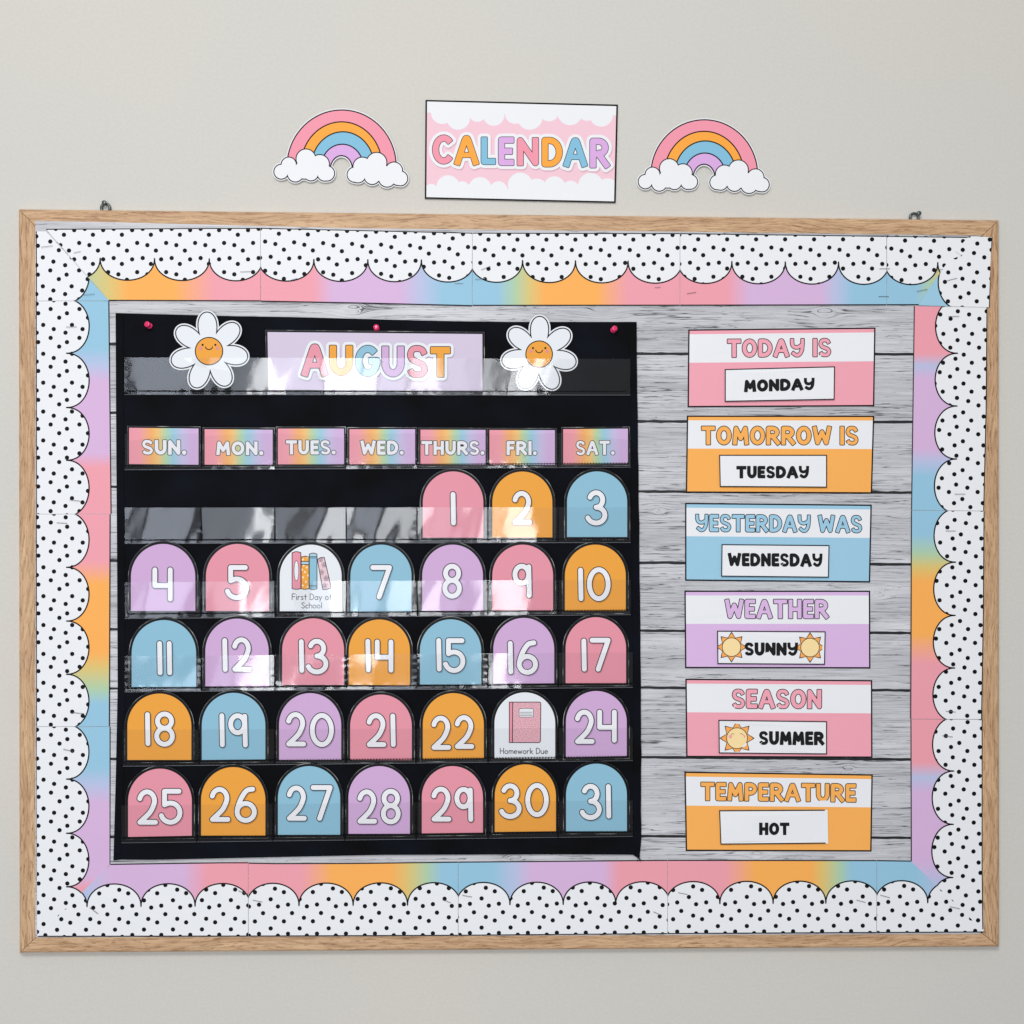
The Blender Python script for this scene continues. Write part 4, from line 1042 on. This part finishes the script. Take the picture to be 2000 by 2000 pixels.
small_text('School', 589, 628.6, 1176.8, 1187.8, .62, dfn, t, l_black)
# event card: notebook
box = N(E_, 808, 1232, 80, 542)
t = thing('event_card', 'white arched card with pink notebook reading Homework Due', 'event card', P((box[0] + box[1]) / 2, box[3], 19))
dfn2 = lean(box[2], box[3]); card_body(t, box, l_white, 0, dfn2)
def K2(x, y): return (950 + x * .08801, 1330 + y * .08799)
def K2p(l): return [K2(*p) for p in l]
mm, n_, L_, b_ = new_mat('marbled_pink'); u_ = uvnode(n_); v_ = n_.new('ShaderNodeTexNoise'); v_.inputs['Scale'].default_value = 900; v_.inputs['Detail'].default_value = 5
L_.new(u_.outputs[0], v_.inputs[0]); r_ = n_.new('ShaderNodeValToRGB'); L_.new(v_.outputs[0], r_.inputs[0])
r_.color_ramp.elements[0].position = .42; r_.color_ramp.elements[0].color = rgb(206, 128, 142); r_.color_ramp.elements[1].position = .6; r_.color_ramp.elements[1].color = rgb(238, 198, 206)
L_.new(r_.outputs[0], b_.inputs['Base Color']); b_.inputs['Roughness'].default_value = .4
nb = [(508, 470), (1170, 468), (1200, 480), (1208, 510), (1200, 1330), (1185, 1360), (1160, 1368), (508, 1368)]
sheet('printed_notebook', [(mm, [K2p(nb)]), (l_pink, [K2p([(508, 470), (585, 470), (578, 1368), (508, 1368)])]), (l_black, [K2p([(575, 470), (592, 470), (588, 1368), (570, 1368)])]),
     (l_black, [K2p(spine(722, 1048, 616, 800, 14))]), (l_white, [K2p(spine(732, 1038, 624, 792, 12))]), (l_black, [K2p([(745, y), (1022, y), (1022, y + 10), (745, y + 10)]) for y in (690, 728, 764)]),
     (l_black, stroke(K2p(nb), .75, closed=True))], lambda x, y: dfn2(x, y) + .12, t, th=0, clip0=False)
small_text('Homework Due', 977, 1070, 1461.3, 1472, .66, dfn2, t, l_black)

# weekday cards
g_day = ramp_mat('rainbow_weekday', 0, [(0.0, (234, 148, 162)), (.14, (234, 152, 164)), (.32, (240, 170, 96)), (.42, (236, 190, 112)), (.52, (176, 206, 160)), (.64, (150, 198, 216)), (.78, (196, 186, 220)), (.9, (206, 172, 214)), (1.0, (208, 174, 216))], 'card', .38)
DAYS = [('SUN.', 115, 600, 127, 380, B_, 200, 520, 205, 318, None), ]
def W1(x, y): return (220 + x * S, 800 + y * S)
DAYC = [('SUN.', W1(115, 127) + W1(600, 380), W1(200, 205) + W1(520, 318)), ('MON.', W1(643, 137) + W1(1118, 385), W1(720, 215) + W1(1058, 322)),
        ('TUES.', W1(1155, 133) + W1(1617, 383), W1(1207, 208) + W1(1563, 318)), ('WED.', (W1(1655, 0)[0], 800 + 137 * S, A_(253, 0)[0], 800 + 385 * S), (W1(1728, 0)[0], 800 + 210 * S, A_(178, 0)[0], 800 + 320 * S)),
        ('THURS.', A_(291, 140) + A_(745, 385), A_(293, 213) + A_(742, 320)), ('FRI.', A_(773, 142) + A_(1230, 385), A_(888, 213) + A_(1108, 322)), ('SAT.', A_(1288, 137) + A_(1740, 383), A_(1373, 213) + A_(1652, 322))]
def rect(x0, y0, x1, y1, o=0, a=0): return [(x0 - o, y0 - o), (x1 + o, y0 - o + a), (x1 + o, y1 + o + a), (x0 - o, y1 + o)]
for i, (tx, cb, tb) in enumerate(DAYC):
    t = thing('weekday_card', 'rainbow striped weekday card reading %s in the header row' % tx, 'weekday card', P((cb[0] + cb[2]) / 2, cb[3], 19), 'weekday cards across the chart')
    dfn = lean(cb[1], cb[3], 18.9, 2.4); tl = (1.5, 1, 0, 0, .5, .4, -1.2)[i]
    sheet('card_face', [(film, [rect(*cb, 3.7, tl)]), (LEDGE, stroke(rect(*cb, 3.4, tl), .36, 'flat', closed=True)), (l_black, [rect(*cb, 2.6, tl)])], dfn, t, th=.25, edge=film)
    sheet('rainbow_print', [(g_day, [rect(*cb, 0, tl)])], lambda x, y: dfn(x, y) + .08, t, th=0, uvcard=True)
    word(tx, tb[0] + .5, tb[1] + 1, tb[2] - .5, tb[3] - .5, tl * .5, dfn, t, [l_num], l_black, 1.25, rk=.128, gap=.045, dot=.30, up=.18)

# month card
MC = [(522.5, 648.5), (942, 652.5), (942.5, 764.5), (524.5, 761)]
t = thing('month_card', 'lilac card reading AUGUST in coloured letters between the daisies', 'month card', P(733, 764, 19))
dfn = lean(648, 764, 18.9, 3.2)
sheet('card_face', [(film, [inset(MC, -4.2)]), (LEDGE, stroke(inset(MC, -3.9), .5, 'flat', closed=True)), (l_black, [inset(MC, -2.0)]), (l_lilac, [MC])], dfn, t, th=.25, edge=film)
AG = [(588.8, 640.8, 671, 735.5, 'A'), (643, 689.5, 674, 734, 'U'), (693.5, 741.7, 674, 736, 'G'), (745.3, 790, 675.5, 736.5, 'U'), (794, 836, 674.5, 738, 'S'), (840.3, 880, 676.8, 737, 'T')]
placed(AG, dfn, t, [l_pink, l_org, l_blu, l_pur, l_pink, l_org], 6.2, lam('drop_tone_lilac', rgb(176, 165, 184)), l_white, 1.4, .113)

# daisies
def daisy(cx, cy, R, a0, rc, label):
    t = thing('daisy_cutout', label, 'paper flower', P(cx, cy + R, 19), 'smiling daisies on the chart')
    dfn = lean(cy - R, cy + R, 18.9, 3.4)
    k = R / 78.0
    def petals(o):
        out = []
        for i in range(7):
            a = radians(a0 + i * 360 / 7)
            pts = []
            # petal: narrow near the middle and broad at the tip
            for j in range(34):
                q = 2 * pi * j / 34; rr = 43 * k + (34.0 * k + o) * cos(q); tt = (18.3 * k + o) * sin(q) * (1 + .20 * cos(q))
                pts.append((cx + rr * sin(a) + tt * cos(a), cy - rr * cos(a) + tt * sin(a)))
            out.append(pts)
        return out
    body = [ell(cx, cy, 36 * k, n=30)]
    sheet('petals', [(l_white, petals(3.6) + body), (l_black, petals(1.1)), (l_white, petals(-1.1) + body)], dfn, t, th=.3)
    f = sheet('face_disc', [(l_black, [ell(cx, cy, rc + .2, n=44)]), (l_org, [ell(cx, cy, rc - 1.8, n=44)])], lambda x, y: dfn(x, y) + .1, t, th=0)
    q = rc / 27.0
    for sx_ in (-1, 1):
        sheet('eye', [(l_black, [ell(cx + sx_ * 12.2 * q, cy - 12 * q, 2.1 * q, n=14)])], lambda x, y: dfn(x, y) + .2, f, th=0)
        sheet('cheek', [(lam('cheek_pink', rgb(228, 144, 150)), [ell(cx + sx_ * 16 * q, cy - 5.6 * q, 3.4 * q, n=16)])], lambda x, y: dfn(x, y) + .18, f, th=0)
    sheet('mouth', [(l_black, stroke([(cx + 6.8 * q * cos(radians(z)), cy - 9 * q + 6 * q * sin(radians(z))) for z in range(10, 171, 16)], .9 * q))], lambda x, y: dfn(x, y) + .22, f, th=0)
daisy(408.2, 685.8, 77.5, -3.5, 27.6, 'white daisy cut-out with smiling orange face left of the month card')
daisy(1053.0, 691.8, 75.0, 1.0, 26.8, 'white daisy cut-out with smiling orange face right of the month card')

# ================================================================== INFO CARDS
def q1(x, y): return (1260 + x * .26915, 620 + y * .26915)
def q2(x, y): return (1260 + x * .26915, 970 + y * .26915)
def q3(x, y): return (1260 + x * .26915, 1310 + y * .26915)
INFO = [
 ('TODAY IS', q1, [(313, 87), (1672, 73), (1663, 645), (308, 652)], pink_p, 'pink', (595, 156, 1350, 292), -6, 'MONDAY', [(578, 375), (1378, 355), (1375, 597), (578, 612)], (718, 453, 1230, 543), -16),
 ('TOMORROW IS', q1, [(303, 712), (1663, 713), (1647, 1278), (295, 1272)], org_p, 'orange', (407, 787, 1548, 926), 1, 'TUESDAY', [(537, 997), (1320, 997), (1320, 1235), (542, 1230)], (662, 1077, 1190, 1168), 0),
 ('YESTERDAY WAS', q2, [(290, 45), (1645, 58), (1633, 623), (290, 610)], blu_p, 'blue', (365, 126, 1575, 255), 9, 'WEDNESDAY', [(555, 345), (1338, 352), (1333, 588), (552, 580)], (600, 408, 1287, 505), 5),
 ('WEATHER', q2, [(285, 682), (1633, 682), (1635, 1247), (290, 1245)], pur_p, 'lilac', (578, 743, 1332, 886), 1, 'SUNNY', [(522, 973), (1310, 978), (1305, 1220), (525, 1215)], (720, 1058, 1110, 1154), 1),
 ('SEASON', q3, [(292, 58), (1648, 68), (1650, 632), (298, 627)], pink_p, 'pink', (628, 132, 1282, 275), 3, 'SUMMER', [(532, 357), (1320, 367), (1320, 607), (535, 600)], (825, 438, 1300, 538), 3),
 ('TEMPERATURE', q3, [(285, 732), (1652, 752), (1643, 1312), (295, 1308)], org_p, 'orange', (403, 807, 1532, 944), 12, 'HOT', [(537, 1013), (1324, 1009), (1329, 1254), (547, 1262)], (827, 1102, 1047, 1193), 0)]
cream = paper('sun_cream', rgb(252, 224, 164)); sun_o = paper('sun_orange', rgb(252, 172, 88))
ink = paper('word_ink', rgb(24, 24, 26), .6, .15)
for k, (head, q, c, mat, cn, tb, tt, ans, ic, ab, at) in enumerate(INFO):
    C4 = [q(*p) for p in c]; cx = (C4[0][0] + C4[1][0]) / 2
    where = {'TODAY IS': 'topmost of the column', 'TEMPERATURE': 'lowest of the column'}.get(head, 'in the column right of the chart')
    t = thing('info_card', '%s and white card headed %s, %s' % (cn, head, where), 'info card', P(cx, C4[2][1], 14.5), 'question cards right of the chart')
    d = 15.4
    c2 = [bil(C4, .0075, .018), bil(C4, .9925, .018), bil(C4, .9925, .982), bil(C4, .0075, .982)]
    band = [bil(C4, 0, .062), bil(C4, 1, .062), bil(C4, 1, .428), bil(C4, 0, .428)]
    dfn = wavy(d, 60 + k, .25)
    sheet('card_face', [(BLACK, [C4]), (mat, [c2]), (WHITE, [band], 1)], dfn, t, th=.4, grid=30)
    a = q(tb[0], tb[1]); b = q(tb[2], tb[3])
    word(head, a[0], a[1], b[0], b[1], tt * .26915, dfn, t, [mat], BLACK, 1.5, rk=.125, gap=.045)
    # fold line in the card
    I4 = [q(*p) for p in ic]
    t2 = thing('answer_card', 'small white card reading %s on the %s %s card' % (ans, cn, head), 'answer card', P((I4[0][0] + I4[1][0]) / 2, I4[2][1], 16), 'small answer cards on the question cards')
    di = wavy(d + 2.3, 80 + k, .7); e = .011
    i2 = [bil(I4, .0095, .032), bil(I4, .9905, .032), bil(I4, .9905, .968), bil(I4, .0095, .968)]
    lay = [(BLACK, [I4]), (WHITE, [i2])]
    if ans == 'HOT': lay.append((WHITE, [[bil(I4, .975, -.02), bil(I4, 1.02, -.02), bil(I4, 1.02, 1.02), bil(I4, .975, 1.02)], ]))
    sheet('card_face', lay, di, t2, th=.4, grid=24)
    a = q(ab[0], ab[1]); b = q(ab[2], ab[3])
    word(ans, a[0], a[1], b[0], b[1], at * .26915, di, t2, [ink], BLACK, 0, rk=.135, gap=.045)
    suns = {'SUNNY': [(627, 1092, 68, 112, 0), (1197, 1095, 68, 112, 0)], 'SUMMER': [(667, 490, 76, 128, 1)]}.get(ans, [])
    for (sx_, sy_, rc, rt_, face) in suns:
        def star(o):
            pts = []
            for j in range(8):
                a0 = pi / 4 * j - pi / 2
                tipr, basr = rt_ + o * 2.4, rc * 1.10 + o
                for m_ in range(6):
                    f_ = m_ / 6
                    w1 = (1 - 2 * f_) if f_ <= .5 else (2 * f_ - 1)
                    rr = basr + (tipr - basr) * w1 ** 1.5; aa = a0 + pi / 4 * f_
                    pts.append(q(sx_ + rr * cos(aa), sy_ + rr * sin(aa)))
            return pts
        lw = 4.5
        s_ = sheet('printed_sun', [(None, [i2]), (BLACK, [star(0)], 0), (sun_o, [star(-lw)], 0), (BLACK, [[q(*p) for p in ell(sx_, sy_, rc + 2, n=36)]]), (cream, [[q(*p) for p in ell(sx_, sy_, rc - 3, n=36)]])],
                   lambda x, y, di=di: di(x, y) + .1, t2, th=0)
        if face:
            pl = stroke([q(sx_ + 16 * cos(radians(z)), sy_ - 18 + 16 * sin(radians(z))) for z in range(15, 166, 15)], .5)
            for s2 in (-1, 1): pl += stroke([q(sx_ + s2 * 32 + 10 * cos(radians(z)), sy_ - 26 + 7 * sin(radians(z))) for z in range(190, 351, 20)], .45)
            sheet('face_lines', [(BLACK, pl)], lambda x, y, di=di: di(x, y) + .16, s_, th=0)
            for s2 in (-1, 1): sheet('cheek', [(paper('sun_cheek', rgb(240, 168, 170)), [[q(*p) for p in ell(sx_ + s2 * 47, sy_ - 12, 14, n=16)]])], lambda x, y, di=di: di(x, y) + .15, s_, th=0)

for o in bpy.data.objects:
    if '_o' in o: del o['_o']
print('objects', len(bpy.data.objects), 'tris', sum(len(p.vertices) - 2 for m in bpy.data.meshes for p in m.polygons))
